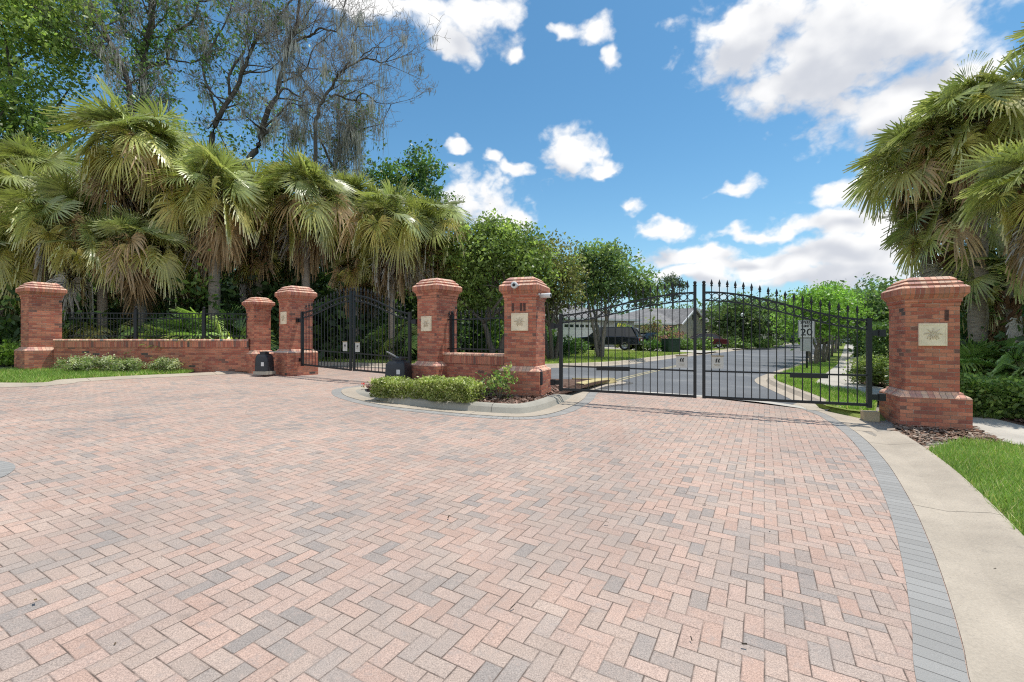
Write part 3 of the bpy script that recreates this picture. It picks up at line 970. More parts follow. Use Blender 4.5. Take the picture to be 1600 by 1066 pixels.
sheet('mulch_bed', bed_l, 0.048, M['mulch'])
chips('mulch', [P(60, 574), P(200, 571.5), P(330, 571.5), P(405, 574.5), P(400, 566), P(90, 566)], 1500, 0.11, 0.048, [(.30, .18, .14), (.38, .27, .21), (.20, .12, .09), (.45, .36, .30)])

# planted island between the two gates
isl_px = [(533, 612), (545, 621), (600, 634), (680, 643), (760, 650), (820, 652), (860, 647), (890, 637), (912, 624), (922, 613)]
isl = [P(*q) for q in isl_px] + [(2.8, 13.4), (3.6, 14.3), (3.3, 14.9), (2.2, 14.7), (0.5, 14.7), (-1.2, 14.2), (-2.6, 13.4), (-3.7, 12.5), (-4.25, 11.8)]
isl = smooth_line(isl, True, 5)
strip('paver_border', [offset_line(isl, -0.22, True), offset_line(isl, -0.0, True)], [0.004, 0.004], M['border'], True)
i0 = offset_line(isl, 0.005, True); i1 = offset_line(isl, 0.34, True); i2 = offset_line(isl, 0.40, True); i3 = offset_line(isl, 0.46, True); i4 = offset_line(isl, 0.60, True)
strip('gutter', [i0, i1], [0.010, 0.004], M['curb'], True)
# the kerb drops to nothing where the gates swing
def kh(p):
    return 0.02 + 0.98 * min(1, max(0, (11.4 - p[1]) / 1.2)) if p[0] > 0.6 else (0.1 + 0.9 * min(1, max(0, (p[0] + 4.05) / .8)))
H = [kh(p) for p in isl]
strip('kerb', [i1, i2, i3, i4], [0.004, [0.10 * h + .005 for h in H], [0.14 * h + .006 for h in H], [0.145 * h + .006 for h in H]], M['kerbdark'], True)
bed_i = offset_line(isl, 0.58, True)
o = sheet('mulch_bed', bed_i, 0.11, M['mulch'])
chips('mulch', [p for p in offset_line(isl, 0.62, True) if p[1] < 12.5], 6500, 0.075, 0.11, [(.20, .11, .085), (.28, .18, .14), (.13, .075, .055), (.36, .27, .22), (.22, .14, .11)])
# yellow painted kerb nose behind the island, and the dividing lines
nose = [p for p in offset_line(isl, 0.30, True) if p[0] > 1.6 and p[1] > 12.6]
strip('painted_kerb', [nose, offset_line(nose, 0.05), offset_line(nose, .3)], [0.02, 0.13, 0.14], M['yellow'])
# concrete ribbon where pavers meet asphalt
rib = [P(935, 611.5), P(1010, 615), P(1100, 621), P(1180, 628), P(1262, 640)]
rib = smooth_line(rib)
strip('kerb', [rib, offset_line(rib, 0.32)], [0.006, 0.006], M['concrete'])

sheet('sandy_patch', [P(1236, 626), P(1300, 630), P(1375, 632), P(1385, 668), P(1368, 682), P(1330, 668), P(1262, 643)], 0.003, M['sand'])
# street beyond the gates
d = (0.596, 0.803); nl = (-0.803, 0.596)
Rr = [(7.9, 10.2), (8.6, 12.0), (8.55, 13.6), P(1185, 597), P(1200, 588), P(1235, 574.5)]
far_r = [(Rr[-1][0] + d[0] * s, Rr[-1][1] + d[1] * s) for s in (8, 18, 32, 50, 80, 140)]
Ll = [(-9.5, 18.9), (-4.0, 18.6), (0.5, 19.6), P(880, 573), (5.4, 22.9), (9.0, 28.0)]
far_l = [(Ll[-1][0] + d[0] * s, Ll[-1][1] + d[1] * s) for s in (10, 22, 38, 60, 90, 150)]
right_edge = smooth_line(Rr + far_r); left_edge = smooth_line(Ll + far_l)
road = [P(1262, 638)] + [(6.9, 9.9)] + right_edge + left_edge[::-1] + [(-9.5, 15.5), (-5.6, 15.8), (-2, 15.5), (2.0, 12.5), P(935, 612), P(1100, 621.5)]
road = right_edge + left_edge[::-1] + [(-9.5, 18.1), (-5.6, 18.1), (-1.5, 17.0), (2.1, 14.0), (2.4, 12.2), P(1010, 615), P(1100, 621), P(1180, 628), P(1262, 640)]
sheet('road', road, 0.004, M['asphalt'])
kr = smooth_line([P(1262, 641), P(1235, 624), P(1203, 609), P(1180, 597), P(1187, 589), P(1222, 577)] + [(p[0], p[1]) for p in [(Rr[-1][0] + d[0] * s, Rr[-1][1] + d[1] * s) for s in (2, 8, 18, 32, 50, 80, 140)]])
strip('kerb', [kr, offset_line(kr, -0.35), offset_line(kr, -0.45), offset_line(kr, -0.62)], [0.008, 0.012, 0.11, 0.12], M['curb'])
kl = left_edge
strip('kerb', [offset_line(kl, -0.5), offset_line(kl, 0.0), offset_line(kl, 0.1), offset_line(kl, 0.3)], [0.008, 0.012, 0.11, 0.12], M['curb'])
# right verge and footpath running along the street
ve = offset_line(kr, -0.60)
ve = [p for p in ve if p[1] > 10.3]
sw0 = [P(1338, 612, .115), P(1300, 607, .115), P(1273, 599, .115), P(1285, 588, .115), P(1308, 570, .115)]
s_dir = d
sw_far = [(sw0[-1][0] + d[0] * s, sw0[-1][1] + d[1] * s) for s in (15, 40, 80, 140)]
verge = ve + [(p[0], p[1]) for p in (sw_far[::-1])] + [P(1308, 570, .115), P(1285, 588, .115), P(1273, 599, .115), P(1300, 607, .115), P(1338, 612, .115), P(1372, 622, .115), P(1368, 646, .115), P(1325, 641, .115), P(1290, 634, .115)]
sheet('lawn', verge, 0.115, M['lawn'])
blades('grass', [p for p in ve if p[1] < 26] + [P(1308, 570, .115), P(1285, 588, .115), P(1273, 599, .115), P(1300, 607, .115), P(1338, 612, .115), P(1366, 622, .115), P(1364, 643, .115), P(1325, 639, .115), P(1292, 632, .115)], 19000, 0.10, 0.03, 0.115, [(.16, .25, .05), (.30, .29, .12)])
sidew = [P(1273, 599, .115), P(1285, 588, .115), P(1308, 570, .115)] + sw_far + [(sw_far[-1][0] + 1.5, sw_far[-1][1] - 1.1)] + [(q[0] + 1.3, q[1] - .96) for q in sw_far[::-1][1:]] + [P(1336, 575, .115), P(1336, 592, .115), P(1345, 600, .115), P(1380, 606, .115), P(1380, 625, .115), P(1338, 613, .115), P(1300, 607, .115)]
sheet('footpath', sidew, 0.122, M['path'])
vf = [P(1380, 640, .115), P(1366, 645, .115), P(1325, 640, .115), P(1290, 633, .115), P(1270, 627, .115)]
strip('lawn', [vf, [(p[0] - .05, p[1] - .30) for p in vf]], [0.116, 0.006], M['lawn'])
sheet('lawn', [(q[0] + 1.4, q[1] - 1.0) for q in [P(1330, 560)] + sw_far] + [(150, 110), (60, 30), (20, 16), (11.5, 14)], 0.06, M['lawn'])
bed_g = [P(1336, 592, .12), P(1337, 584, .12), (15, 20), (18, 18), (14, 13), (10.5, 12.0), P(1380, 604, .12), P(1345, 599, .12)]
sheet('mulch_bed', bed_g, 0.126, M['mulch'])
chips('mulch', [P(1336, 592, .12), P(1337, 586, .12), (14, 17.5), (12, 13.5), P(1380, 604, .12), P(1345, 599, .12)], 1200, 0.09, 0.126, [(.30, .20, .15), (.38, .29, .23), (.20, .12, .09)])
# lawns and drives on the left of the street
sheet('lawn', [(-9.5, 19.2), (-4.0, 18.9), (0.5, 19.9)] + [(p[0] - .25, p[1] + .2) for p in left_edge[18:]] + [(60, 190), (-60, 190), (-60, 40), (-9.5, 26)], 0.11, M['lawn'])
blades('grass', [(-9.5, 19.3), (-4.0, 19.0), (0.5, 20.0), (3, 21.5), (5.2, 23.4), (8.8, 28.5), (13, 33.6), (8, 36), (0, 27), (-9.5, 22)], 30000, 0.10, 0.035, 0.11, [(.17, .22, .05), (.33, .31, .13)])
lw = [(2.0, 27.5), (5.0, 30), (8.6, 33.5), (14.5, 41), (26.4, 57), (44, 81)]
lw = smooth_line(lw)
strip('footpath', [lw, offset_line(lw, 1.2)], [0.116, 0.116], M['path'])
for (s, wdt) in ((9.5, 5.0), (23.0, 5.0), (38, 5.0), (55, 6.0)):
    a = (9.0 + d[0] * s, 28 + d[1] * s)
    q = [(a[0] + d[0] * e + nl[0] * w_, a[1] + d[1] * e + nl[1] * w_) for e, w_ in ((-.8, -.3), (wdt + .8, -.3), (wdt, 1.0), (wdt, 14), (0, 14), (0, 1.0))]
    sheet('driveway', q, 0.13, M['path'])
# double yellow centre line
cl = smooth_line([P(948, 601), P(985, 590), P(1025, 580), P(1062, 571.5)])
for k, oo in enumerate((-.09, .09)):
    a = offset_line(cl, oo)
    strip('road_marking', [a, offset_line(a, .1)], [0.009, 0.009], M['line'])

# paved ring at the far left of the forecourt
ringc = (-5.97, 4.32)
rr_ = [(ringc[0] + .85 * math.cos(a), ringc[1] + .85 * math.sin(a)) for a in np.linspace(0, 2 * math.pi, 48, endpoint=False)]
strip('paver_border', [rr_, offset_line(rr_, .24, True)], [0.005, 0.005], M['border'], True)
sheet('kerb', offset_line(rr_, .24, True), 0.007, M['concrete'])


# ================================================================== BRICK PILLARS AND WALLS
def plaque(parent, half, zc, w=0.40, h=0.40):
    mb = MB()
    y = -half - 0.012
    mb.box((0, y, zc), (w, 0.045, h))
    pl = mb.build('plaque', M['stone'], parent, bevel=0.006)
    mb = MB(); yy = y - 0.0235
    # raised border
    b = 0.014
    for cx, cz, sx, sz in ((0, zc + h / 2 - .022, w - .03, b), (0, zc - h / 2 + .022, w - .03, b), (-w / 2 + .022, zc, b, h - .058), (w / 2 - .022, zc, b, h - .058)):
        mb.box((cx, yy - .001, cz), (sx, 0.008, sz))
    mb.build('border', M['stone'], pl)
    # palm head in relief: arching fronds and a short stem
    mb = MB()
    for a0, L, bend in ((-20, .13, -1.2), (15, .14, -.9), (50, .13, -.4), (88, .11, .1), (125, .12, .5), (160, .14, .9), (198, .13, 1.2), (-55, .12, -.5), (235, .12, .5), (-85, .10, -.3), (262, .09, .3)):
        p = []; a = R(a0)
        x, z = 0.0, zc + .012
        for i in range(7):
            p.append((x, yy - .004, z)); x += math.cos(a) * L / 6; z += math.sin(a) * L / 6; a += bend / 6
        mb.tube(p, [.006, .010, .012, .012, .010, .006, .002], 5)
    mb.build('relief', M['stonedark'], pl, True)
    return pl


def pillar(label, x, y, z, theta, H=2.72, half=0.38, plh=0.62, zbase=-0.25, pq=True, scale=1.0, dark=(), name='brick_pillar'):
    root = empty(name, (x, y, z), -R(theta), label, 'pillar', 'brick gate pillars')
    po = 0.12 * scale; hp = half + po
    mb = MB()
    mb.stack([(hp, zbase), (hp, plh - .06), (hp - .012, plh - .035), (hp - .05, plh - .008), (half + .045, plh + .002), (half + .035, plh + .035), (half + .004, plh + .05)], [0, 1, 1, 1, 1, 1])
    mb.build('plinth', [M['brick'], M['bricktop']], root)
    ct = H - 0.53 * scale
    mb = MB()
    mb.stack([(half, plh + .03), (half, ct)])
    for (dx, dz) in dark:
        mb.box((dx, -half - .0, dz), (.058, .008, .19), mi=1)
    mb.build('shaft', [M['brick'], M['brickdark']], root)
    s = scale
    mb = MB(); h = half
    mb.stack([(h + .002, ct), (h + .012, ct + .002), (h + .012, ct + .066 * s), (h + .03, ct + .07 * s), (h + .03, ct + .13 * s), (h + .05, ct + .15 * s), (h + .075, ct + .19 * s), (h + .10, ct + .21 * s),
              (h + .10, ct + .32 * s), (h + .058, ct + .360 * s), (h + .036, ct + .362 * s), (h + .036, ct + .402 * s), (h - .004, ct + .440 * s), (h - .026, ct + .442 * s), (h - .026, ct + .474 * s), (h - .075, ct + .513 * s), (h - .105, ct + .530 * s)],
             [0, 0, 0, 0, 2, 2, 2, 2, 1, 1, 0, 1, 1, 0, 1, 1])
    mb.build('cap', [M['brick'], M['bricktop'], M['soldier']], root)
    if pq:
        plaque(root, half, 1.68)
    return root


M['brickdark'] = simple('burnt brick', (.12, .062, .052), 0.9, 0, 0.3, 30, 0.5, 0.2)
P_R = pillar('right gate pillar with a square palm plaque, nearest the camera', 7.62, 8.45, 0.0, 22, dark=((.20, 2.02),))
P_M = pillar('gate pillar with two security cameras on its cap', 0.31, 10.75, 0.31, 20, dark=((-.17, 2.02), (.03, 2.02), (.11, 2.02)))
P_E = pillar('gate pillar behind the island hedge, beside the black operator box', -2.05, 12.5, 0.33, 38, H=2.90)
P_X = pillar('gate pillar with narrow plaque at the hinge side of the far gate', -7.12, 15.0, 0.60, 40)
P_L = pillar('end pillar at the far left without a plaque', X(65, 14.6), 14.6, 0.68, 30, pq=False)
P_S = pillar('short narrow brick pillar between the low wall and the far gate pillar', X(404, 15.35), 15.35, 0.55, 35, H=2.45, half=0.27, pq=False, scale=0.8)


def low_wall(label, a, b, ztop, zbot, thick=0.30):
    L = math.hypot(b[0] - a[0], b[1] - a[1])
    root = empty('brick_wall', (a[0], a[1], 0), math.atan2(b[1] - a[1], b[0] - a[0]), label, 'wall')
    mb = MB(); mb.box((L / 2, 0, (zbot + ztop - .27) / 2), (L, thick, ztop - .27 - zbot)); mb.build('wall_face', M['brick'], root)
    mb = MB(); y = thick / 2 + .02
    for sgn in (-1, 1):
        q = [(0, sgn * y, ztop - .27), (L, sgn * y, ztop - .27), (L, sgn * y, ztop - .07), (0, sgn * y, ztop - .07)]
        mb.face(q if sgn < 0 else q[::-1], [(0, 0), (L, 0), (L, .2), (0, .2)] if sgn < 0 else [(0, .2), (L, .2), (L, 0), (0, 0)])
    mb.face([(0, -y, ztop - .27), (0, y, ztop - .27), (L, y, ztop - .27), (L, -y, ztop - .27)])
    mb.build('soldier_course', M['soldier'], root)
    mb = MB()
    prof = [(-y - .005, ztop - .07), (-y - .02, ztop - .055), (-y - .02, ztop - .02), (-y, ztop), (y, ztop), (y + .02, ztop - .02), (y + .02, ztop - .055), (y + .005, ztop - .07)]
    for i in range(len(prof) - 1):
        (y0, z0), (y1, z1) = prof[i], prof[i + 1]
        mb.face([(0, y0, z0), (L, y0, z0), (L, y1, z1), (0, y1, z1)], [(0, .02), (L, .02), (L, .2), (0, .2)])
    mb.build('coping', M['bricktop'], root)
    return root


WL_a = (X(88, 14.5), 14.55); WL_b = (X(392, 15.25), 15.25)
low_wall('long low red brick wall under the iron fence at the left', WL_a, WL_b, 1.60, 0.4)
WI_a = (-1.75, 12.3); WI_b = (0.1, 10.95)
low_wall('short low brick wall between the two island pillars', WI_a, WI_b, 1.24, 0.1)


# ================================================================== IRONWORK
def spear(mb, x, y, z, r=.011):
    mb.lathe([(r, 0), (r * 2.1, .008), (r * 2.1, .02), (r * 1.1, .03), (r * 2.3, .055), (r * 1.6, .09), (.001, .15)], (x, y, z), 6)


def iron_fence(label, a, b, z0, zr, n, posts, spears=False, rails=2, zoff=None):
    L = math.hypot(b[0] - a[0], b[1] - a[1])
    root = empty('iron_fence', (a[0], a[1], 0), math.atan2(b[1] - a[1], b[0] - a[0]), label, 'fence')
    zs = [z0 + .10, zr] + ([zr - .17] if rails > 2 else [])
    for z in zs:
        mb = MB(); mb.bar((0, 0, z), (L, 0, z), .022); mb.build('rail', M['iron'], root)
    for i in range(n):
        x = L * (i + .5) / n
        mb = MB(); top = zr + (.10 if spears else .0); mb.bar((x, 0, z0 + .03), (x, 0, top), .011)
        if spears:
            spear(mb, x, 0, top)
        mb.build('picket', M['iron'], root)
    for f in posts:
        mb = MB(); x = L * f; mb.box((x, 0, (z0 + zr + .12) / 2), (.085, .085, zr + .12 - z0))
        mb.lathe([(.05, 0), (.055, .02), (.02, .03), (.035, .05), (.042, .075), (.03, .10), (.004, .115)], (x, 0, zr + .12), 10)
        mb.build('post', M['iron'], root)
    return root


iron_fence('black iron fence on top of the long low wall', (WL_a[0] + .3, WL_a[1] + .04), WL_b, 1.602, 2.44, 56, (.36, .735), rails=3)
iron_fence('black iron fence panel on the short wall between the island pillars', WI_a, WI_b, 1.242, 2.12, 16, (.08,), spears=True)


def gate_leaf(label, A, B, zA, zB, tA, tB, mA, mB_, n, box=None):
    """A hinge end, B meeting end; z bottom rail, t top curve, m middle rail (heights at each end)"""
    L = math.hypot(B[0] - A[0], B[1] - A[1])
    root = empty('gate_leaf', (A[0], A[1], 0), math.atan2(B[1] - A[1], B[0] - A[0]), label, 'gate')
    def lin(p, q, s):
        return p + (q - p) * s / L
    def top(s):
        f = 1 - s / L
        return tA + (tB - tA) * (0.5 + 0.5 * math.cos(math.pi * f)) ** 0.85
    gap = .17
    mb = MB()
    sw = .036
    mb.box((.04, 0, (zA + tA) / 2 + .01), (.075, .075, tA - zA + .06)); mb.build('hinge_stile', M['iron'], root)
    mb = MB(); mb.box((L - .035, 0, (zB + tB + .14) / 2), (.06, .06, tB + .14 - zB))
    mb.lathe([(.035, 0), (.042, .015), (.02, .03), (.036, .055), (.03, .085), (.004, .10)], (L - .035, 0, tB + .14), 10)
    mb.build('meeting_stile', M['iron'], root)
    xs = [.07 + (L - .13) * i / 24 for i in range(25)]
    mb = MB(); mb.bar((.07, 0, zA + .03), (L - .06, 0, zB + .03), .036); mb.build('bottom_rail', M['iron'], root)
    mb = MB(); mb.bar((.07, 0, mA), (L - .06, 0, mB_), .023); mb.build('middle_rail', M['iron'], root)
    mb = MB(); mb.tube([(x, 0, top(x)) for x in xs], [.023] * 25, 4); mb.build('top_rail', M['iron'], root)
    mb = MB(); mb.tube([(x, 0, top(x) - gap) for x in xs], [.018] * 25, 4); mb.build('lower_arch_rail', M['iron'], root)
    sp = (L - .11) / (n + 1)
    for i in range(n):
        x = .075 + sp * (i + 1)
        mb = MB(); zt = top(x) + .12; mb.bar((x, 0, lin(zA, zB, x) + .03), (x, 0, zt), .0115); spear(mb, x, 0, zt, .012); mb.build('picket', M['iron'], root)
    for i in range(n + 1):
        x = .075 + sp * (i + .5)
        rr = min(gap / 2 - .012, sp / 2 - .008)
        mb = MB(); mb.ring((x, 0, top(x) - gap / 2), rr, .008); mb.build('ring', M['iron'], root)
    if box:
        x, ln, dz = box
        mb = MB(); mb.box((x, .03, lin(mA, mB_, x) + dz), (ln, .055, .09)); mb.build('operator_bracket', M['iron'], root)
    for zz in (tA - .24, zA + .18):
        mb = MB(); mb.box((-.05, 0, zz), (.14, .05, .10)); mb.box((-.15, 0, zz), (.10, .10, .13)); mb.build('hinge', M['iron'], root)
    return root


GA = (X(874, 10.38), 10.38); GB = (X(1362, 8.35), 8.35)
def lp(a, b, t):
    return (a[0] + (b[0] - a[0]) * t, a[1] + (b[1] - a[1]) * t)
# where the meeting stiles stand
GMl = lp(GA, GB, 0.494); GMr = lp(GA, GB, 0.511)
gl = gate_leaf('left leaf of the near arched iron gate, hinged on the pillar with cameras', GA, GMl, .43, .385, 2.14, 2.56, .99, .945, 18, (1.2, .72, -.02))
gr = gate_leaf('right leaf of the near arched iron gate, hinged on the nearest pillar', GB, GMr, .36, .385, 1.95, 2.56, .93, .945, 18, (1.0, .62, -.03))
HA = (X(471, 14.55), 14.55); HB = (X(642, 12.65), 12.65)
HMl = lp(HA, HB, .492); HMr = lp(HA, HB, .508)
gate_leaf('left leaf of the far iron gate, in front of the wooded edge', HA, HMl, .76, .65, 2.44, 2.90, 1.28, 1.18, 14)
gate_leaf('right leaf of the far iron gate, next to the island operator box', HB, HMr, .57, .65, 2.32, 2.90, 1.08, 1.18, 14)


def gate_sign(label, A, B, f, zc, w, h):
    L = math.hypot(B[0] - A[0], B[1] - A[1]); p = lp(A, B, f)
    an = math.atan2(B[1] - A[1], B[0] - A[0])
    if math.cos(an) < 0:
        an += math.pi
    root = empty('gate_sign', (p[0] + math.sin(an) * .045, p[1] - math.cos(an) * .045, zc), an, label, 'sign', 'small white signs on the gates')
    mb = MB(); mb.box((0, 0, 0), (w, .008, h)); mb.build('plate', M['sign'], root)
    mb = MB(); mb.box((0, -.004, h / 2 + .004), (w + .02, .02, .022)); mb.build('top_bar', M['tan'], root)
    mb = MB(); y = -.006; k = w / .22
    # dark pictogram: two bent figures
    for sx in (-.022, .022):
        mb.box((sx * k, y, .035 * k), (.026 * k, .004, .045 * k)); mb.box(((sx + .012) * k, y, .066 * k), (.022 * k, .004, .022 * k)); mb.box(((sx - .009) * k, y, .006 * k), (.009 * k, .004, .03 * k)); mb.box(((sx + .010) * k, y, .006 * k), (.009 * k, .004, .03 * k))
    mb.build('pictogram', M['black'], root)
    mb = MB()
    for i, (ww, zz) in enumerate(((.13, -.045), (.10, -.068))):
        for j in range(int(ww / .02)):
            mb.box(((-ww / 2 + .01 + j * .02) * k, y, zz * k), (.012 * k, .003, .009 * k))
    mb.build('lettering', M['tan'], root)
    return root


gate_sign('white notice on the left near leaf, beside the meeting stile', GA, GMl, .90, 1.13, .22, .25)
gate_sign('white notice on the right near leaf, beside the meeting stile', GB, GMr, .90, 1.13, .22, .25)
gate_sign('small white notice on the left leaf of the far gate', HA, HMl, .90, 1.38, .17, .28)
gate_sign('small white notice on the right leaf of the far gate', HB, HMr, .90, 1.36, .17, .28)


def operator_box(label, x, y, z, rz, w, dpt, h, arm):
    root = empty('gate_operator', (x, y, z), rz, label, 'gate operator', 'black gate operator boxes')
    mb = MB(); bm_rings = [(1.0, 0), (1.0, .10), (.97, .45), (.93, .68), (.80, .82), (.62, .87)]
    for i in range(len(bm_rings) - 1):
        (a, z0), (b, z1) = bm_rings[i], bm_rings[i + 1]
        q = [(-1, -1), (1, -1), (1, 1), (-1, 1)]
        for k in range(4):
            p, r_ = q[k], q[(k + 1) % 4]
            mb.face([(p[0] * a * w / 2, p[1] * a * dpt / 2, z0 * h), (r_[0] * a * w / 2, r_[1] * a * dpt / 2, z0 * h), (r_[0] * b * w / 2, r_[1] * b * dpt / 2, z1 * h), (p[0] * b * w / 2, p[1] * b * dpt / 2, z1 * h)])
    b, z1 = bm_rings[-1]
    mb.face([(-b * w / 2, -b * dpt / 2, z1 * h), (b * w / 2, -b * dpt / 2, z1 * h), (b * w / 2, b * dpt / 2, z1 * h), (-b * w / 2, b * dpt / 2, z1 * h)])
    mb.build('housing', M['blackplastic'], root, True, bevel=.035)
    mb = MB(); mb.box((0, 0, .90 * h), (w * .46, dpt * .5, .09 * h)); mb.box((0, 0, .96 * h), (w * .52, dpt * .56, .05 * h)); mb.build('top_hub', M['blackplastic'], root, bevel=.008)
    mb = MB(); mb.box((w * .18, -dpt * .485, .36 * h), (.10, .012, .12)); mb.build('label_plate', M['white'], root)
    mb = MB(); mb.box((0, 0, -.05), (w * 1.12, dpt * 1.12, .10)); mb.build('base_slab', M['kerbdark'], root)
    mb = MB(); mb.tube([(0, 0, .97 * h), (arm[0], arm[1], .97 * h + arm[2])], [.022, .022], 4); mb.build('arm', M['steel'], root)
    return root


operator_box('black gate operator box beside the short brick pillar', X(412, 14.2), 14.25, .60, R(-12), .42, .36, .62, (1.2, .1, .0))
operator_box('black gate operator box in front of the island gate pillar', X(623, 12.15), 12.15, .53, R(-14), .58, .46, .58, (-.55, .35, .16))

# keypad reader on the middle pillar's plinth
o = empty('card_reader', (0.62, 10.20, .57), -R(20), 'small black reader box on the plinth of the camera pillar', 'reader')
mb = MB(); mb.box((0, 0, .15), (.13, .07, .30)); mb.build('housing', M['blackplastic'], o, bevel=.012)
mb = MB(); mb.box((0, -.036, .22), (.09, .004, .07)); mb.build('lens_window', M['glass'], o)


def camera_unit(label, loc, rz, kind):
    o = empty('security_camera', loc, rz, label, 'camera', 'security cameras')
    mb = MB(); n = 16
    if kind == 'face':
        pr = [(.0, -.085), (.066, -.085), (.076, -.078), (.076, .0), (.06, .05), (.0, .055)]
    else:
        pr = [(.0, -.13), (.05, -.13), (.056, -.12), (.056, .12), (.04, .14), (.0, .14)]
    V = []
    for r, y in pr:
        for j in range(n):
            a = 2 * math.pi * j / n; V.append((r * math.cos(a), y, r * math.sin(a)))
    Fc = [(i * n + j, i * n + (j + 1) % n, (i + 1) * n + (j + 1) % n, (i + 1) * n + j) for i in range(len(pr) - 1) for j in range(n)]
    mb.raw(V, Fc); mb.build('housing', M['white'], o, True)
    y0 = pr[1][1] - .004
    mb = MB(); V = [(0.036 * math.cos(2 * math.pi * j / n), y0, .036 * math.sin(2 * math.pi * j / n)) for j in range(n)] + [(0, y0 - .012, 0)]
    mb.raw(V, [(j, (j + 1) % n, n) for j in range(n)]); mb.build('lens', M['black'], o)
    mb = MB(); mb.tube([(0, .04, -.02), (0, .12, .04)] if kind == 'face' else [(-.0, .10, 0), (-.10, .17, .06)], [.025, .03], 8)
    if kind == 'face':
        mb.tube([(.06, .02, .0), (.11, .06, .01)], [.012, .012], 6)
    mb.build('bracket', M['white'], o)
    return o


ct_ = math.cos(R(20)); st_ = math.sin(R(20))
def on_mid(lx, ly, lz):
    return (0.31 + lx * ct_ + ly * st_, 10.75 - lx * st_ + ly * ct_, .31 + lz)
camera_unit('round white camera on the front edge of the pillar cap', on_mid(-.06, -.56, 2.50), -R(14), 'face')
camera_unit('white bullet camera under the right corner of the pillar cap', on_mid(.56, -.22, 2.28), -R(-60), 'bullet')

# yellow block and conduit at the foot of the right pillar
o = empty('kerb_block', (P(1356, 660)[0] + .12, P(1356, 660)[1] + .18, G(6.7, 8.9)), -R(22), 'yellowish concrete block against the foot of the nearest pillar', 'block')
mb = MB(); mb.box((0.05, 0, .06), (.26, .18, .24)); mb.build('block', M['yellowblock'], o, bevel=.012)

# ================================================================== STREET FURNITURE
def text_mesh(body, size):
    c = bpy.data.curves.new('txt', 'FONT'); c.body = body; c.size = size; c.align_x = 'CENTER'; c.align_y = 'CENTER'; c.extrude = .002; c.offset = .004
    t = bpy.data.objects.new('txt', c); COL.objects.link(t)
    dg = bpy.context.evaluated_depsgraph_get(); me = bpy.data.meshes.new_from_object(t.evaluated_get(dg))
    bpy.data.objects.remove(t); bpy.data.curves.remove(c)
    me.transform(Matrix.Rotation(R(90), 4, 'X'))
    return me


sx, sy = P(1260, 582)
o = empty('speed_limit_sign', (sx, sy, G(sx, sy) + .1), R(-27), 'white SPEED LIMIT 20 sign on a black post in the grass verge', 'sign')
mb = MB(); mb.box((.02, .04, 1.0), (.075, .075, 2.2)); mb.box((.02, .04, .02), (.30, .30, .08)); mb.build('post', M['black'], o)
mb = MB(); mb.box((0, 0, 1.80), (.63, .012, .78)); mb.build('plate', M['white'], o, bevel=.004)
for body, size, z in (('SPEED', .165, 2.09), ('LIMIT', .155, 1.93), ('20', .42, 1.65)):
    me = text_mesh(body, size); me.materials.append(M['black'])
    q = bpy.data.objects.new('lettering', me); COL.objects.link(q); q.parent = o; q.location = (0, -.010, z)
    q.scale = (1.0 if body != '20' else 1.1, 1, 1)
mb = MB()
for cx, cz, w_, h_ in ((0, 2.165, .58, .014), (0, 1.435, .58, .014), (-.29, 1.8, .014, .716), (.29, 1.8, .014, .716)):
    mb.box((cx, -.008, cz), (w_, .005, h_))
mb.build('border', M['black'], o)
mb = MB(); mb.box((0, 0.0, 1.11), (.46, .012, .56)); mb.build('lower_plate', M['greyplate'], o)


def lamp_post(label, loc, h, globe=True, r=.055):
    o = empty('street_lamp', loc, 0, label, 'street lamp', 'street lamps')
    mb = MB(); mb.lathe([(r * 2.4, 0), (r * 2.4, .25), (r * 1.5, .45), (r, .6), (r * .8, h), (.001, h)], (0, 0, 0), 10); mb.build('post', M['black'], o, True)
    mb = MB()
    if globe:
        mb.lathe([(.06, 0), (.13, .05), (.19, .18), (.19, .28), (.12, .40), (.001, .44)], (0, 0, h), 12); mb.build('globe', M['globe'], o, True)
        mb = MB(); mb.lathe([(.09, -.05), (.10, .0), (.07, .03)], (0, 0, h), 10); mb.build('collar', M['black'], o)
    else:
        mb.tube([(0, 0, h - .1), (-.15, 0, h + .12), (-.4, 0, h + .15)], [.03, .03, .025], 6); mb.build('arm', M['black'], o)
        mb = MB(); mb.lathe([(.20, 0), (.16, .08), (.05, .16), (.001, .2)], (-.42, 0, h), 10); mb.build('lamp_head', M['black'], o)
    return o


lx_, ly_ = P(999, 551)
lamp_post('tall black lamp post beside the drive with the navy SUV', (lx_, ly_, G(lx_, ly_) + .1), 3.6, False)
lx_, ly_ = X(1160, 50), 50
lamp_post('slim black street lamp with white globe by the far lawns', (lx_, ly_, G(lx_, ly_)), 3.55, True)

mx_, my_ = P(1288, 567)
o = empty('mailbox_cabinet', (mx_, my_, G(mx_, my_) + .1), R(-36), 'dark brown mailbox cabinet on posts among the verge trees', 'mailbox')
mb = MB(); mb.box((0, 0, 1.45), (.60, .5, .85)); mb.build('cabinet', M['brown'], o, bevel=.03)
for s in (-1, 1):
    mb = MB(); mb.box((s * .2, 0, .5), (.09, .09, 1.1)); mb.build('post', M['brown'], o)
mx_, my_ = P(1048, 552)
o = empty('utility_cabinet', (mx_, my_, G(mx_, my_) + .1), R(20), 'low green utility cabinet on the far lawn between the cars', 'cabinet')
mb = MB(); mb.box((0, 0, .5), (1.15, .9, 1.0)); mb.build('housing', M['greenbox'], o, bevel=.03)
mb = MB(); mb.box((0, 0, 1.03), (1.2, .95, .07)); mb.build('lid', M['greenbox'], o, bevel=.02)


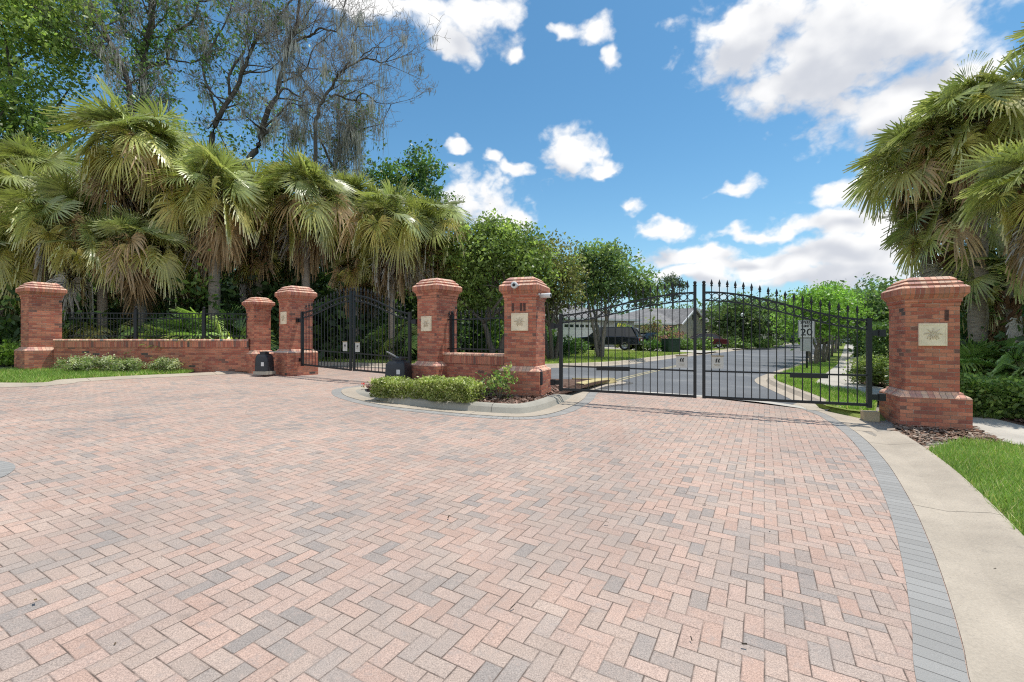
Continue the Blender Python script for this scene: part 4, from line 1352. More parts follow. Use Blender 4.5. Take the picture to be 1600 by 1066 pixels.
# ================================================================== HOUSES
def house(label, loc, rz, L, W, eave, rise, wallm, garage=None, windows=(), gables=(), group='houses along the street'):
    o = empty('house', loc, rz, label, 'house', group)
    mb = MB(); mb.box((0, 0, eave / 2 - .2), (L, W, eave + .4)); mb.build('wall', M[wallm], o)
    # hipped roof
    e = .5; hx, hy = L / 2 + e, W / 2 + e; rx = max(.3, hx - hy)
    z0, z1 = eave, eave + rise
    mb = MB()
    A = [(-hx, -hy, z0), (hx, -hy, z0), (hx, hy, z0), (-hx, hy, z0)]; Rg = [(-rx, 0, z1), (rx, 0, z1)]
    sl = math.hypot(hy, rise)
    mb.face([A[0], A[1], Rg[1], Rg[0]], [(-hx, 0), (hx, 0), (rx, sl), (-rx, sl)]); mb.face([A[2], A[3], Rg[0], Rg[1]], [(-hx, 0), (hx, 0), (rx, sl), (-rx, sl)])
    mb.face([A[1], A[2], Rg[1]], [(-hy, 0), (hy, 0), (0, sl)]); mb.face([A[3], A[0], Rg[0]], [(-hy, 0), (hy, 0), (0, sl)])
    mb.face([q for q in A[::-1]])
    mb.build('roof', M['roof'], o)
    mb = MB()
    for (cx, cy, sx_, sy_) in ((0, -hy, L + 2 * e + .06, .06), (0, hy, L + 2 * e + .06, .06), (-hx, 0, .06, W + 2 * e), (hx, 0, .06, W + 2 * e)):
        mb.box((cx, cy, z0 - .09), (sx_, sy_, .2))
    mb.build('fascia', M['trim'], o)
    for (gx, gw, gr_, out) in gables:
        y0 = -W / 2 - out
        mb = MB(); mb.box((gx, (y0 - W / 2) / 2 - .01, eave / 2 - .2), (gw, out, eave + .4))
        mb.face([(gx - gw / 2, y0 - .004, eave), (gx + gw / 2, y0 - .004, eave), (gx, y0 - .004, eave + gr_ * .9)], [(0, 0), (1, 0), (.5, 1)])
        mb.build('gable_wall', M[wallm], o)
        mb = MB(); yb = 0; ov = .35
        for s in (-1, 1):
            q = [(gx + s * (gw / 2 + ov), y0 - ov, eave - .12), (gx, y0 - ov, eave + gr_), (gx, yb, eave + gr_), (gx + s * (gw / 2 + ov), yb, eave - .12)]
            uvq = [(0, 0), (0, gw * .6), (W, gw * .6), (W, 0)]
            mb.face(q if s < 0 else q[::-1], uvq)
        mb.build('gable_roof', M['roof'], o)
        mb = MB()
        for s in (-1, 1):
            mb.tube([(gx + s * (gw / 2 + ov), y0 - ov - .02, eave - .16), (gx, y0 - ov - .02, eave + gr_ - .06)], [.11, .11], 4)
        mb.build('bargeboard', M['trim'], o)
        mb = MB(); mb.box((gx, y0 - .03, eave + gr_ * .38), (.45, .04, .6)); mb.build('attic_vent', M['glass'], o)
    if garage:
        gx, gy = garage
        g = MB(); g.box((gx, gy, 1.1), (4.8, .08, 2.2)); gd = g.build('garage_door', M['trim'], o)
        g = MB()
        for i in range(8):
            g.box((gx - 2.1 + i * .6, gy - .045, 1.85), (.42, .02, .26))
        g.build('door_lights', M['glass'], gd)
        g = MB()
        for k in range(3):
            g.box((gx, gy - .042, .45 + k * .55), (4.7, .012, .03))
        g.build('panel_joint', M['greystucco'], gd)
    for (wx, wy, wz, ww, wh) in windows:
        f = MB(); f.box((wx, wy, wz), (ww + .2, .08, wh + .2)); fo = f.build('window', M['trim'], o)
        f = MB(); f.box((wx, wy - .045, wz), (ww, .02, wh)); f.build('pane', M['glass'], fo)
    return o


hrz = math.atan2(d[1], d[0]) + 0.0      # fronts face the street
def along(s, w_):
    return (9.0 + d[0] * s + nl[0] * w_, 28 + d[1] * s + nl[1] * w_)
def hloc(p):
    return (p[0], p[1], G(*p) + .1)


house('pale house with white garage door and row of small door panes', hloc((3.2, 47.5)), R(28), 15, 11, 2.6, 2.0, 'greystucco', (0.6, -5.55), ((5.5, -5.53, 1.6, 1.2, 1.3), (-5.0, -5.53, 1.6, 1.4, 1.3)))
house('beige house with grey hip roof and two white trimmed gables', hloc((20.5, 62)), R(34), 17, 11, 2.6, 2.3, 'stucco', None, ((-6.2, -5.53, 1.5, 1.5, 1.4), (1.0, -5.53, 1.5, 1.2, 1.4), (7.6, -5.53, 1.5, 1.2, 1.4)), ((-2.6, 4.6, 1.9, 1.0), (5.0, 4.0, 1.6, .8)))
house('tan house half hidden by street trees, beyond the maroon car', hloc((33, 76)), R(36), 17, 11, 3.0, 2.8, 'stucco', None, ((-5, -5.53, 1.5, 1.4, 1.4), (0, -5.53, 1.5, 1.2, 1.4)), ((4.5, 5.0, 2.2, 1.0),))
house('small distant cream house near the vanishing end of the street', hloc((50, 98)), R(36), 17, 11, 3.0, 2.8, 'stucco', None, ((-5, -5.53, 1.5, 1.4, 1.4), (3, -5.53, 1.5, 1.2, 1.4)), ((-4.5, 5.0, 2.2, 1.0),))
house('distant house straight up the street between the trees', hloc((78, 110)), R(-40), 18, 11, 3.0, 2.8, 'greystucco', None, ((-5, -5.53, 1.5, 1.4, 1.4), (3, -5.53, 1.5, 1.2, 1.4)), ((0, 5.0, 2.2, 1.0),))


# ================================================================== CARS
def car(label, loc, rz, paint, kind='sedan', name='parked_car'):
    o = empty(name, loc, rz, label, 'car', 'cars parked along the street')
    if kind == 'suv':
        Lc, Wc, Hb, Ht = 4.9, 1.92, 1.08, 1.80
        body = [(-2.42, .42), (-2.45, .75), (-2.40, 1.02), (-1.4, 1.10), (1.15, 1.08), (2.1, 1.0), (2.42, .85), (2.45, .45)]
        cab = [(-2.36, 1.03), (-2.15, 1.72), (-1.9, 1.80), (.15, 1.80), (.45, 1.74), (1.30, 1.07)]
        wx = (-1.45, 1.45); wr = .38
    elif kind == 'pickup':
        Lc, Wc = 5.6, 1.95
        body = [(-2.78, .5), (-2.8, .8), (-2.78, 1.12), (-.9, 1.14), (1.5, 1.12), (2.5, 1.06), (2.76, .9), (2.8, .5)]
        cab = [(-1.05, 1.12), (-.85, 1.80), (-.6, 1.86), (.65, 1.86), (.9, 1.8), (1.75, 1.11)]
        wx = (-1.75, 1.7); wr = .41
    else:
        Lc, Wc = 4.7, 1.82
        body = [(-2.32, .38), (-2.36, .65), (-2.30, .92), (-1.5, .98), (1.0, .95), (1.95, .86), (2.30, .70), (2.34, .38)]
        cab = [(-1.85, .95), (-1.1, 1.38), (-.8, 1.44), (.1, 1.45), (.4, 1.40), (1.25, .94)]
        wx = (-1.4, 1.4); wr = .33
    def loft(prof, w0, w1, zref, ztop):
        mb = MB(); hz = [max(0.0, (z - zref) / (ztop - zref)) for _, z in prof]
        base = []
        n = len(prof)
        Lf = [(x, -(w0 + (w1 - w0) * h) / 2, z) for (x, z), h in zip(prof, hz)]; Rt = [(x, -y, z) for x, y, z in Lf]
        mb.face(Lf[::1] if False else Lf[::-1][::-1]); mb.face(Rt[::-1])
        for i in range(n):
            j = (i + 1) % n
            mb.face([Lf[j], Lf[i], Rt[i], Rt[j]])
        return mb
    mbd = loft(body, Wc, Wc * .95, .4, 1.1)
    bo = mbd.build('body', M[paint], o, bevel=.06)
    bm = bmesh.new(); bm.from_mesh(bo.data); bmesh.ops.recalc_face_normals(bm, faces=bm.faces[:]); bm.to_mesh(bo.data); bm.free()
    zb = cab[0][1]; zt = max(z for _, z in cab)
    mc = loft(cab, Wc * .92, Wc * .74, zb, zt)
    co_ = mc.build('cabin', M['glass'], o, bevel=.03)
    bm = bmesh.new(); bm.from_mesh(co_.data); bmesh.ops.recalc_face_normals(bm, faces=bm.faces[:]); bm.to_mesh(co_.data); bm.free()
    # roof panel and pillars in body colour
    mb = MB(); xs = [x for x, z in cab if z > zt - .08]
    mb.box(((xs[0] + xs[-1]) / 2, 0, zt + .004), (xs[-1] - xs[0] + .1, Wc * .74, .05)); mb.build('roof', M[paint], o, bevel=.02)
    for s in (-1, 1):
        mb = MB()
        def sp(x, z):
            h = (z - zb) / (zt - zb); return (x, s * ((Wc * .92 + (Wc * .74 - Wc * .92) * h) / 2 + .006), z)
        mb.tube([sp(cab[-1][0] - .02, zb), sp(xs[-1], zt)], [.035, .03], 4); mb.tube([sp(cab[0][0] + .05, zb), sp(xs[0], zt)], [.07, .05], 4)
        mid = (xs[0] + xs[-1]) / 2; mb.tube([sp(mid, zb), sp(mid - .05, zt)], [.04, .04], 4)
        if kind == 'suv':
            mb.tube([sp(-1.45, zb), sp(-1.40, zt)], [.05, .05], 4)
        mb.build('window_pillar', M[paint], o)
    for x in wx:
        for s in (-1, 1):
            w = empty_part('wheel', o); w.location = (x, s * (Wc / 2 - .10), wr); w.rotation_euler = (R(90), 0, 0)
            mb = MB(); mb.lathe([(wr * .62, -.11), (wr * .95, -.11), (wr, -.07), (wr, .07), (wr * .95, .11), (wr * .62, .11)], (0, 0, 0), 20); mb.build('tyre', M['tyre'], w, True)
            mb = MB(); mb.lathe([(.001, .10), (wr * .2, .10), (wr * .3, .06), (wr * .58, .09), (wr * .64, .105), (wr * .64, -.105), (wr * .58, -.09), (wr * .3, -.06), (wr * .2, -.10), (.001, -.10)], (0, 0, 0), 10); mb.build('rim', M['rim'], w)
    x0, x1 = body[0][0], body[-1][0]; zl = body[2][1] - .2
    for s in (-1, 1):
        mb = MB(); mb.box((x0 - .01, s * (Wc / 2 - .24), zl), (.08, .30, .20)); mb.build('tail_light', M['redlens'], o, bevel=.015)
        mb = MB(); mb.box((x1 - .06, s * (Wc / 2 - .28), zl - .12), (.14, .36, .14)); mb.build('headlight', M['lens'], o, bevel=.015)
        mb = MB(); mb.box((cab[-1][0] - .25, s * (Wc / 2 + .03), zb + .06), (.12, .20, .13)); mb.build('mirror', M[paint], o, bevel=.02)
    mb = MB(); mb.box((x0 - .03, 0, .5), (.14, Wc * .92, .18)); mb.build('rear_bumper', M['silver'] if kind == 'pickup' else M[paint], o, bevel=.03)
    mb = MB(); mb.box((x0 - .055, 0, zl - .02), (.02, .5, .14)); mb.build('number_plate', M['white'], o)
    return o


def empty_part(name, parent):
    o = bpy.data.objects.new(name, None); COL.objects.link(o); o.parent = parent
    return o


def carloc(px, py):
    p = P(px, py); return (p[0], p[1], G(*p) + .13)
p = P(955, 549)
o = car('dark navy SUV on the drive behind the lawn tree', (X(949, 37.2), 37.2, G(8, 37) + .13), R(155), 'navy', 'suv')
o.scale = (1.1, 1.04, 1.02)
car('dark blue sedan beside the navy SUV', carloc(1008, 545), R(-165 + 15), 'navy', 'sedan')
car('maroon sedan parked side on across the lawns', carloc(1097, 545.5), R(180 - 8), 'maroon', 'sedan')
car('dark SUV far along the left kerb', carloc(1236, 542), R(180 - 20), 'charcoal', 'suv')
car('small orange red car behind the distant dark SUV', carloc(1249, 541), R(60), 'orange', 'sedan')
car('silver sedan at the far end of the street', carloc(1312, 539.5), R(150), 'silver', 'sedan')
car('dark sedan at the far end, right of the silver one', carloc(1330, 539.2), R(140), 'charcoal', 'sedan')

# ================================================================== PALMS
# left grove
def lpalm(label, px, py, D, r=2.7, **k):
    x = X(px, D); z = G(x, D) + .05
    return palm(label, (x, D, z), Z(py, D) - z, r, **k)


lpalm('tallest palm of the left grove, rising over the fence', 215, 240, 17.6, 2.3, n=60, dead=22, yellow=.5, boots=1.0)
lpalm('wide low palm with yellowing fans at the far left', 105, 350, 16.9, 2.0, n=40, dead=9, yellow=.75, hang=((-1.5, R(-62), 1.9, 1.0), (-1.2, R(-58), 2.0, 1.0), (-.75, R(-50), 2.3, .95), (-1.9, R(-70), 2.0, 1.0)))
lpalm('palm left of the hinge pillar with shaggy brown boots', 335, 305, 17.8, 2.15, n=48, dead=14, yellow=.4, boots=1.0, trunk_r=.22)
lpalm('palm with bare pale trunk showing behind the far gate pillar', 478, 316, 19.8, 2.35, n=50, dead=12, yellow=.25, boots=.3, trunk_r=.2)
lpalm('palm beside the island pillar with a skirt of brown fronds', 612, 355, 20.6, 2.2, n=46, dead=26, yellow=.35, boots=.5)
lpalm('rightmost palm of the left grove, leaning into open sky', 668, 355, 21.8, 2.0, n=40, dead=10, yellow=.25, lean=(.4, 0))
lpalm('palm squeezed between the bare trunked palm and the tall one', 405, 320, 20.5, 2.3, n=40, dead=12, yellow=.3, boots=.6)
lpalm('palm above the far gate with drooping grey green fans', 548, 332, 22.5, 2.4, n=44, dead=16, yellow=.25)
lpalm('palm half cut off by the left edge of the picture', 0, 405, 16.5, 1.9, n=34, dead=8, yellow=.6)
lpalm('low young palm with yellow fans behind the end pillar', 160, 398, 16.7, 1.6, n=24, dead=4, yellow=.9)
lpalm('stout palm with yellow fans and brown boots behind the fence', 218, 388, 17.0, 1.8, n=34, dead=9, yellow=.75, boots=1.0, trunk_r=.23)
lpalm('palm tucked under the tallest one, toward the oak', 60, 282, 19.5, 2.2, n=40, dead=10, yellow=.4)
lpalm('palm filling the gap right of the tallest crown', 285, 275, 20.0, 2.2, n=42, dead=10, yellow=.3)
lpalm('small palm low between the shaggy booted palm and the stout one', 280, 402, 18.8, 1.5, n=28, dead=8, yellow=.5, boots=.8)
lpalm('small palm low behind the short narrow pillar', 402, 405, 21.0, 1.6, n=30, dead=8, yellow=.4)
lpalm('small palm hanging low over the middle of the far gate', 556, 418, 21.3, 1.5, n=28, dead=10, yellow=.4)
lpalm('palm wedged behind the tallest one on its right', 268, 330, 18.6, 2.0, n=38, dead=10, yellow=.45)
lpalm('palm at the back between the two tall trunks', 440, 345, 22.0, 2.2, n=40, dead=12, yellow=.35)
lpalm('palm at the back behind the far gate crowns', 585, 385, 23.0, 2.2, n=38, dead=14, yellow=.45)
lpalm('palm crowding the far left end of the fence', 40, 325, 18.0, 2.1, n=38, dead=8, yellow=.6)
lpalm('low palm filling the dark gap behind the island pillar', 690, 415, 22.6, 1.8, n=30, dead=12, yellow=.35)
# right grove
lpalm('tall palm with smooth grey trunk behind the nearest pillar', 1528, 192, 11.6, 1.6, n=50, dead=12, yellow=.3, trunk_r=.21, boots=.5)
lpalm('palm left of the smooth grey trunk, fans out over the pillar', 1447, 252, 12.8, 1.7, n=48, dead=12, yellow=.35, boots=.5, trunk_r=.13)
lpalm('palm with brown boots at the right edge of the picture', 1622, 290, 9.6, 1.3, n=36, dead=10, yellow=.4, boots=1.0, trunk_r=.17)
lpalm('lower palm whose dark fans hang just above the pillar cap', 1482, 362, 12.4, 1.55, n=30, dead=4, yellow=.12, trunk_r=.12)
lpalm('tall palm with hanging brown skirt at the top right corner', 1735, 60, 10.4, 1.6, n=34, dead=24, yellow=.4, trunk_r=.17, skirt_len=.8)
lpalm('palm behind the right hedge with mid height crown', 1570, 235, 14.0, 1.8, n=40, dead=10, yellow=.25)
lpalm('short palm in deep shade behind the right hedge', 1572, 440, 11.5, 1.3, n=24, dead=5, yellow=.2, trunk_r=.13, hang=((-1.9, R(-30), 1.0, .6),))


# palmetto clumps (no trunk)
def palmetto(label, px, D, r, n, h=.25, yellow=.2):
    x = X(px, D); root = empty('palmetto', (x, D, G(x, D) + .05), 0, label, 'palm shrub', 'palmetto clumps')
    Q, C = [], []; pet = MB(); off = random.uniform(0, 6)
    for i in range(n):
        f = i / n
        q, c, pp = fan_frond(off + i * 2.4, R(80) - f * R(70) + random.uniform(-.1, .1), r * .75, r * .55, random.uniform(0, .35) if random.random() > yellow else 1.1, r / 2)
        if random.random() > yellow:
            c = c * np.array([.7, .95, .7])
        Q.append(q + np.array([0, 0, h])); C.append(c); pet.tube([Vector(p) + Vector((0, 0, h)) for p in pp], [.014] * len(pp), 3, cap=False)
    poly_obj('fronds', np.concatenate(Q), np.concatenate(C), M['palm'], root); pet.build('petioles', M['leafstalk'], root)
    return root


palmetto('dark green palmetto behind the fence near the short pillar', 330, 16.9, 1.9, 20)
palmetto('yellowing palmetto fans right behind the left fence posts', 180, 16.3, 1.5, 18, yellow=.7)
palmetto('green palmetto fans behind the middle of the left fence', 275, 16.6, 1.6, 18)
palmetto('small palmetto behind the left end of the fence', 120, 16.2, 1.4, 16, yellow=.5)
palmetto('palmetto in the shade beyond the far gate', 620, 21.5, 1.6, 18)
palmetto('broad palmetto at the foot of the right palms', 1560, 11.0, 1.3, 20)
palmetto('palmetto at the right edge of the picture behind the hedge', 1605, 10.2, 1.3, 20)
palmetto('palmetto close behind the nearest pillar', 1490, 11.6, 1.2, 16)

# ================================================================== TREES
GREEN = (.075, .115, .032); OLIVE = (.10, .115, .042); LIME = (.135, .20, .045); DEEP = (.045, .075, .025)
x = X(30, 24)
leafy_tree('live_oak', 'big bright green oak filling the top left corner', 'tree', (x - 2.5, 24, G(x, 24)), [(-3.5, 0, 15.5, 5, 4, 4.5), (1.6, -1, 14.5, 4.2, 4, 4.2), (3.0, -1, 11.0, 3.0, 3, 3.0), (-2, 0, 9.5, 4, 4, 3.2), (4.3, 0, 17.5, 2.6, 2.5, 2.4), (0.5, 0, 19, 4, 3.5, 3)], 1500, 34, .34, .20, (.125, .17, .045), (.165, .205, .06), .4, 6, .35, 1, None, 'darkbark', .4, 0, .4, 14)
def limb_tree(label, D, base_px, limbs, seed, moss_n=120, leafiness=None, side=1.0, r0=.30, mosslen=1.0, dens=1.0):
    """tree drawn by its visible main limbs (picture points at depth D), side branches and twigs grown from them"""
    rs = random.Random(seed)
    bx = X(base_px, D); zb = G(bx, D)
    root = empty('moss_tree', (bx, D, zb), 0, label, 'tree', 'mossy bare trees of the left wood')
    mb = MB(); tw = MB(); heavy = []; tips = []
    def grow(p, d_, L, r, lev):
        seg = 4; pts = [Vector(p)]; dd = Vector(d_).normalized(); rad = [r]
        for i in range(seg):
            dd = (dd + Vector((rs.uniform(-1, 1), rs.uniform(-1, 1), rs.uniform(-.55, .8))) * (.17 + .05 * lev)).normalized()
            pts.append(pts[-1] + dd * L / seg); rad.append(max(r * (1 - .6 * (i + 1) / seg), .006))
        (mb if lev == 0 else tw).tube(pts, rad, 5 if lev == 0 else 3, cap=False)
        if lev <= 1:
            heavy.extend(pts[1:])
        if lev >= 3:
            tips.append(pts[-1]); return
        nch = (5, 4, 4)[lev]
        for k in range(nch):
            i = rs.randint(1, seg) if k < nch - 1 else seg
            sd = Vector((rs.uniform(-1, 1), rs.uniform(-.8, .8), rs.uniform(-.45, .8))).normalized()
            grow(pts[i], (dd * .8 + sd * .85).normalized(), L * rs.uniform(.45, .72), max(rad[i] * .62, .011), lev + 1)
    for li, (pts2, ra, rb) in enumerate(limbs):
        dep = [rs.uniform(-.8, .8) * (li > 0) + (rs.uniform(-1, 1) * .35) for _ in pts2]
        raw = [Vector((X(px, D) - bx, dz if k else 0, Z(py, D) - zb)) for k, ((px, py), dz) in enumerate(zip(pts2, dep))]
        pp = []
        for i in range(len(raw) - 1):
            a0, a1, a2, a3 = raw[max(i - 1, 0)], raw[i], raw[i + 1], raw[min(i + 2, len(raw) - 1)]
            for q in range(4):
                t_ = q / 4; pp.append(0.5 * (2 * a1 + (a2 - a0) * t_ + (2 * a0 - 5 * a1 + 4 * a2 - a3) * t_ ** 2 + (3 * a1 - a0 - 3 * a2 + a3) * t_ ** 3) + Vector((rs.uniform(-1, 1), rs.uniform(-1, 1), rs.uniform(-1, 1))) * .06)
        pp.append(raw[-1]); m_ = len(pp)
        rad = [ra + (rb - ra) * i / (m_ - 1) for i in range(m_)]
        mb.tube(pp, rad, 8, cap=False); heavy.extend(pp[m_ // 3:] * 2)
        ln = sum((pp[i + 1] - pp[i]).length for i in range(m_ - 1))
        for k in range(int(ln * .88 * dens)):
            i = rs.randint(max(1, m_ // 4), m_ - 1); tg = (pp[i] - pp[i - 1]).normalized()
            if pp[i].z < 5:
                continue
            sd = Vector((rs.uniform(-1, 1), rs.uniform(-.8, .8), rs.uniform(-.35, .8))).normalized()
            grow(pp[i], (tg * .55 + sd * side).normalized(), rs.uniform(.8, 2.2), max(rad[i] * .42, .026), 0)
        grow(pp[-1], (pp[-1] - pp[-2]).normalized(), 1.4, rb, 0)
    mb.build('trunk', M['darkbark'], root, True); tw.build('twigs', M['twig'], root)
    V, C = [], []
    for _ in range(int(moss_n * .5)):
        p = np.array(rs.choice(heavy)); L = mosslen * rs.uniform(.35, 1.5); tone = np.array([.195, .188, .172]) * rs.uniform(.6, 1.3)
        for _k in range(18):
            o_ = np.array([rs.gauss(0, .13), rs.gauss(0, .13), rs.uniform(-.1, .05)]); l = L * rs.uniform(.3, 1.1)
            w_ = rs.uniform(.008, .022); a_ = rs.uniform(0, 3.14); dx = np.array([math.cos(a_) * w_, math.sin(a_) * w_, 0])
            sw = np.array([rs.gauss(0, .12), rs.gauss(0, .12), 0]) * l
            a0, a1, a2 = p + o_, p + o_ + sw * .5 + np.array([0, 0, -l * .5]), p + o_ * .7 + sw + np.array([0, 0, -l])
            V.append([a0 - dx * .5, a0 + dx * .5, a1 + dx, a1 - dx]); V.append([a1 - dx, a1 + dx, a2 + dx * .12, a2 - dx * .12])
            C += [tone * rs.uniform(.8, 1.2)] * 2
    if V:
        poly_obj('moss', np.array(V), np.array(C), M['moss'], root)
    if leafiness:
        n_cl, per, size, col = leafiness
        cc = np.array([rs.choice(tips) for _ in range(n_cl)])
        lv = np.repeat(cc, per, 0) + RNG.normal(size=(n_cl * per, 3)) * .30
        c = np.repeat(np.array(col)[None] * RNG.uniform(.55, 1.4, (n_cl, 1)), per, 0) * RNG.uniform(.7, 1.3, (n_cl * per, 1))
        poly_obj('crown', leaf_quads(lv, size), c, M['leaf'], root)
    return root


limb_tree('bare dark limbed tree draped with grey moss, centre of the wood', 27, 385, [
    ([(385, 560), (388, 330), (391, 262), (399, 224), (420, 182), (430, 153), (443, 101), (456, 65), (462, 32), (467, -40)], 0.216, 0.070),
    ([(452, 70), (466, 52), (480, 42), (504, 49), (521, 42), (534, 18), (545, -20)], 0.086, 0.028),
    ([(430, 153), (446, 138), (462, 142), (478, 132), (492, 150)], 0.072, 0.028),
    ([(436, 130), (462, 100), (500, 84), (520, 60)], 0.058, 0.021),
    ([(408, 205), (440, 178), (470, 172), (490, 186)], 0.065, 0.021)], 3, 190, None, .95, mosslen=1.2)
limb_tree('bare tree whose main limb leans right from behind the middle palms', 28, 312, [
    ([(312, 570), (316, 330), (329, 208), (348, 175), (368, 136), (387, 104), (400, 71), (423, 45), (446, 19), (470, -20)], 0.187, 0.049),
    ([(360, 150), (365, 123), (371, 71), (384, 26), (386, -30)], 0.086, 0.035),
    ([(340, 190), (330, 150), (322, 110), (330, 60), (350, 20), (362, -20)], 0.079, 0.028),
    ([(380, 112), (410, 108), (436, 88)], 0.058, 0.021)], 5, 150, (130, 20, .18, (.06, .095, .028)), .95, mosslen=1.0)
limb_tree('bare tree reaching farthest right against the blue sky', 26, 488, [
    ([(488, 560), (490, 330), (494, 215), (501, 175), (514, 143), (534, 114), (560, 91), (589, 97), (612, 106)], 0.144, 0.021),
    ([(514, 150), (528, 147), (543, 145), (569, 149), (595, 159), (622, 153)], 0.065, 0.014),
    ([(536, 112), (546, 84), (552, 58), (560, 40)], 0.058, 0.014),
    ([(560, 91), (580, 70), (598, 62)], 0.043, 0.014)], 8, 110, None, .9, mosslen=.9)
limb_tree('mossy half leafy tree with upright trunk, next to the oak', 28, 225, [
    ([(222, 570), (226, 250), (228, 97), (231, 32), (236, -60)], 0.245, 0.140),
    ([(230, 100), (241, 81), (257, 49), (290, 23), (316, 10), (345, -14)], 0.115, 0.042),
    ([(228, 110), (262, 96), (292, 92), (318, 70)], 0.072, 0.028),
    ([(229, 60), (200, 30), (190, 0)], 0.086, 0.035)], 12, 130, (330, 22, .19, (.07, .115, .03)), .95, mosslen=1.1)
limb_tree('leaning mossy tree over the tallest palm', 25, 215, [
    ([(215, 560), (212, 250), (196, 127), (180, 75), (160, 36), (138, -10)], 0.158, 0.084),
    ([(190, 110), (168, 92), (150, 70), (132, 60)], 0.072, 0.028)], 17, 90, (90, 20, .18, (.07, .11, .03)), .9, mosslen=1.1)
limb_tree('low moss hung tree behind the gate palms', 29, 520, [
    ([(520, 570), (522, 300), (530, 235), (545, 215), (566, 205)], 0.144, 0.042),
    ([(524, 270), (505, 232), (490, 205), (470, 196)], 0.086, 0.028),
    ([(528, 240), (540, 205), (534, 182)], 0.065, 0.021)], 21, 240, (40, 20, .2, (.06, .09, .03)), 1.0, mosslen=1.6, dens=1.5)
x = X(395, 33)
leafy_tree('hardwood_tree', 'thin leafy tree seen through the bare branches', 'tree', (x, 33, G(x, 33)), [(0, 0, 15.5, 4.5, 3, 3.5), (-5.0, 0, 14.0, 3.5, 3, 3.5), (3.0, 0, 12.0, 2.5, 2, 2.5), (-2, 0, 10, 4, 3, 2.5)], 260, 20, .5, .22, (.06, .10, .032), (.08, .13, .04), .3, 7, .22, 1, None, 'darkbark', .6, 1.5, .5)
x = X(632, 31)
leafy_tree('hardwood_tree', 'dark green leafy tree standing right of the mossy trees', 'tree', (x, 31, G(x, 31)), [(0, 0, 10.8, 2.2, 2, 2.2), (1.2, 0, 12.6, 1.3, 1.3, 1.5), (-1.4, 0, 11.6, 1.5, 1.5, 1.6), (2.2, 0, 10.4, 1.2, 1.2, 1.0), (0.2, 0, 8.3, 2.6, 2.2, 1.8), (-3.0, 0, 9.5, 2, 2, 2)], 340, 30, .34, .22, (.05, .09, .027), (.08, .12, .03), .3, 6, .22, 1, None, 'darkbark', .45, 0, .4)
# trees in front of the houses
x = X(765, 22)
leafy_tree('round_tree', 'glossy green rounded tree behind the short fence panel', 'tree', (x + .35, 22, G(x, 22)), [(-.6, 0, 5.2, 2.0, 1.8, 1.7), (-1.9, 0, 4.3, 1.3, 1.5, 1.3), (.8, 0, 5.6, 1.6, 1.5, 1.3), (-.3, -.4, 6.2, 1.1, 1.1, .75), (1.6, 0, 4.5, 1.4, 1.4, 1.3), (-1.0, 0, 3.2, 1.2, 1.2, .9)], 620, 30, .24, .15, (.095, .13, .036), (.15, .19, .055), .35, 1.9, .14, 2, None, 'bark', .4, 0, .4, 10)
x = X(868, 23.5)
leafy_tree('round_tree', 'olive brown thinner tree right behind the camera pillar', 'tree', (x - .2, 23.5, G(x, 23.5)), [(-.2, 0, 5.0, 1.7, 1.6, 1.5), (.8, 0, 4.3, 1.1, 1.4, 1.5), (-1.4, 0, 5.2, 1.3, 1.2, 1.2), (0, 0, 3.4, 1.5, 1.3, 1.0)], 420, 28, .25, .14, (.12, .115, .045), (.12, .145, .05), .35, 1.8, .11, 3, None, 'bark', .5, .9, .45, 12)
x = X(938, 26)
leafy_tree('crape_myrtle', 'multi stemmed tree with smooth pale trunks on the far lawn', 'tree', (x, 26, G(x, 26) + .1), [(.3, 0, 5.0, 1.9, 1.7, 1.5), (1.7, 0, 4.4, 1.4, 1.3, 1.1), (-.9, 0, 5.5, 1.3, 1.3, 1.0), (2.6, 0, 3.7, 1.0, 1.0, .8), (-.5, 0, 3.8, 1.5, 1.4, 1.0), (.6, 0, 6.0, 1.0, 1.0, .6)], 470, 28, .25, .16, (.08, .12, .042), (.115, .15, .055), .35, 2.1, .10, 4, None, 'palebark', .45, 0, .4, 10)
# verge trees, right of the street
def verge_tree(label, px, py, top, r, seed=0):
    p = P(px, py); z = G(*p) + .1; h = Z(top, p[1]) - z
    return leafy_tree('verge_tree', label, 'tree', (p[0], p[1], z), [(0, 0, h - 1.0, r, r, 1.0), (-.5, -.3, h - 1.7, r * 1.0, r * .9, 1.0), (.6, .2, h - 1.6, r * .95, r, 1.0), (.1, 0, h - .55, r * .6, r * .6, .55)], 300, 26, .22, .13, (.115, .19, .035), (.085, .145, .03), .35, 1.7, .07, 3, 'clipped trees along the right verge', 'palebark', .4, 0, .45, 8)
verge_tree('first verge tree, directly behind the speed limit sign', 1273, 574, 452, 1.7)
verge_tree('second verge tree from the speed limit sign', 1285, 569, 446, 1.8)
verge_tree('third verge tree from the speed limit sign', 1292, 564, 448, 1.9)
verge_tree('fourth verge tree, well up the street', 1298, 559, 455, 2.0)
for i, (s, lb) in enumerate(((10, 'fifth verge tree from the sign, far up the street'), (20, 'sixth verge tree from the sign, small in the distance'), (34, 'farthest verge tree on the right of the street'))):
    q = P(1298, 559); q = (q[0] + d[0] * s, q[1] + d[1] * s)
    leafy_tree('verge_tree', lb, 'tree', (q[0], q[1], G(*q) + .1), [(0, 0, 4.2, 2.0, 2.0, 1.6), (.4, 0, 3.2, 2.2, 2, 1.2)], 140, 22, .32, .24, (.10, .17, .035), None, .3, 1.7, .09, 2, 'clipped trees along the right verge', 'palebark', .4, 0, .45, 6)
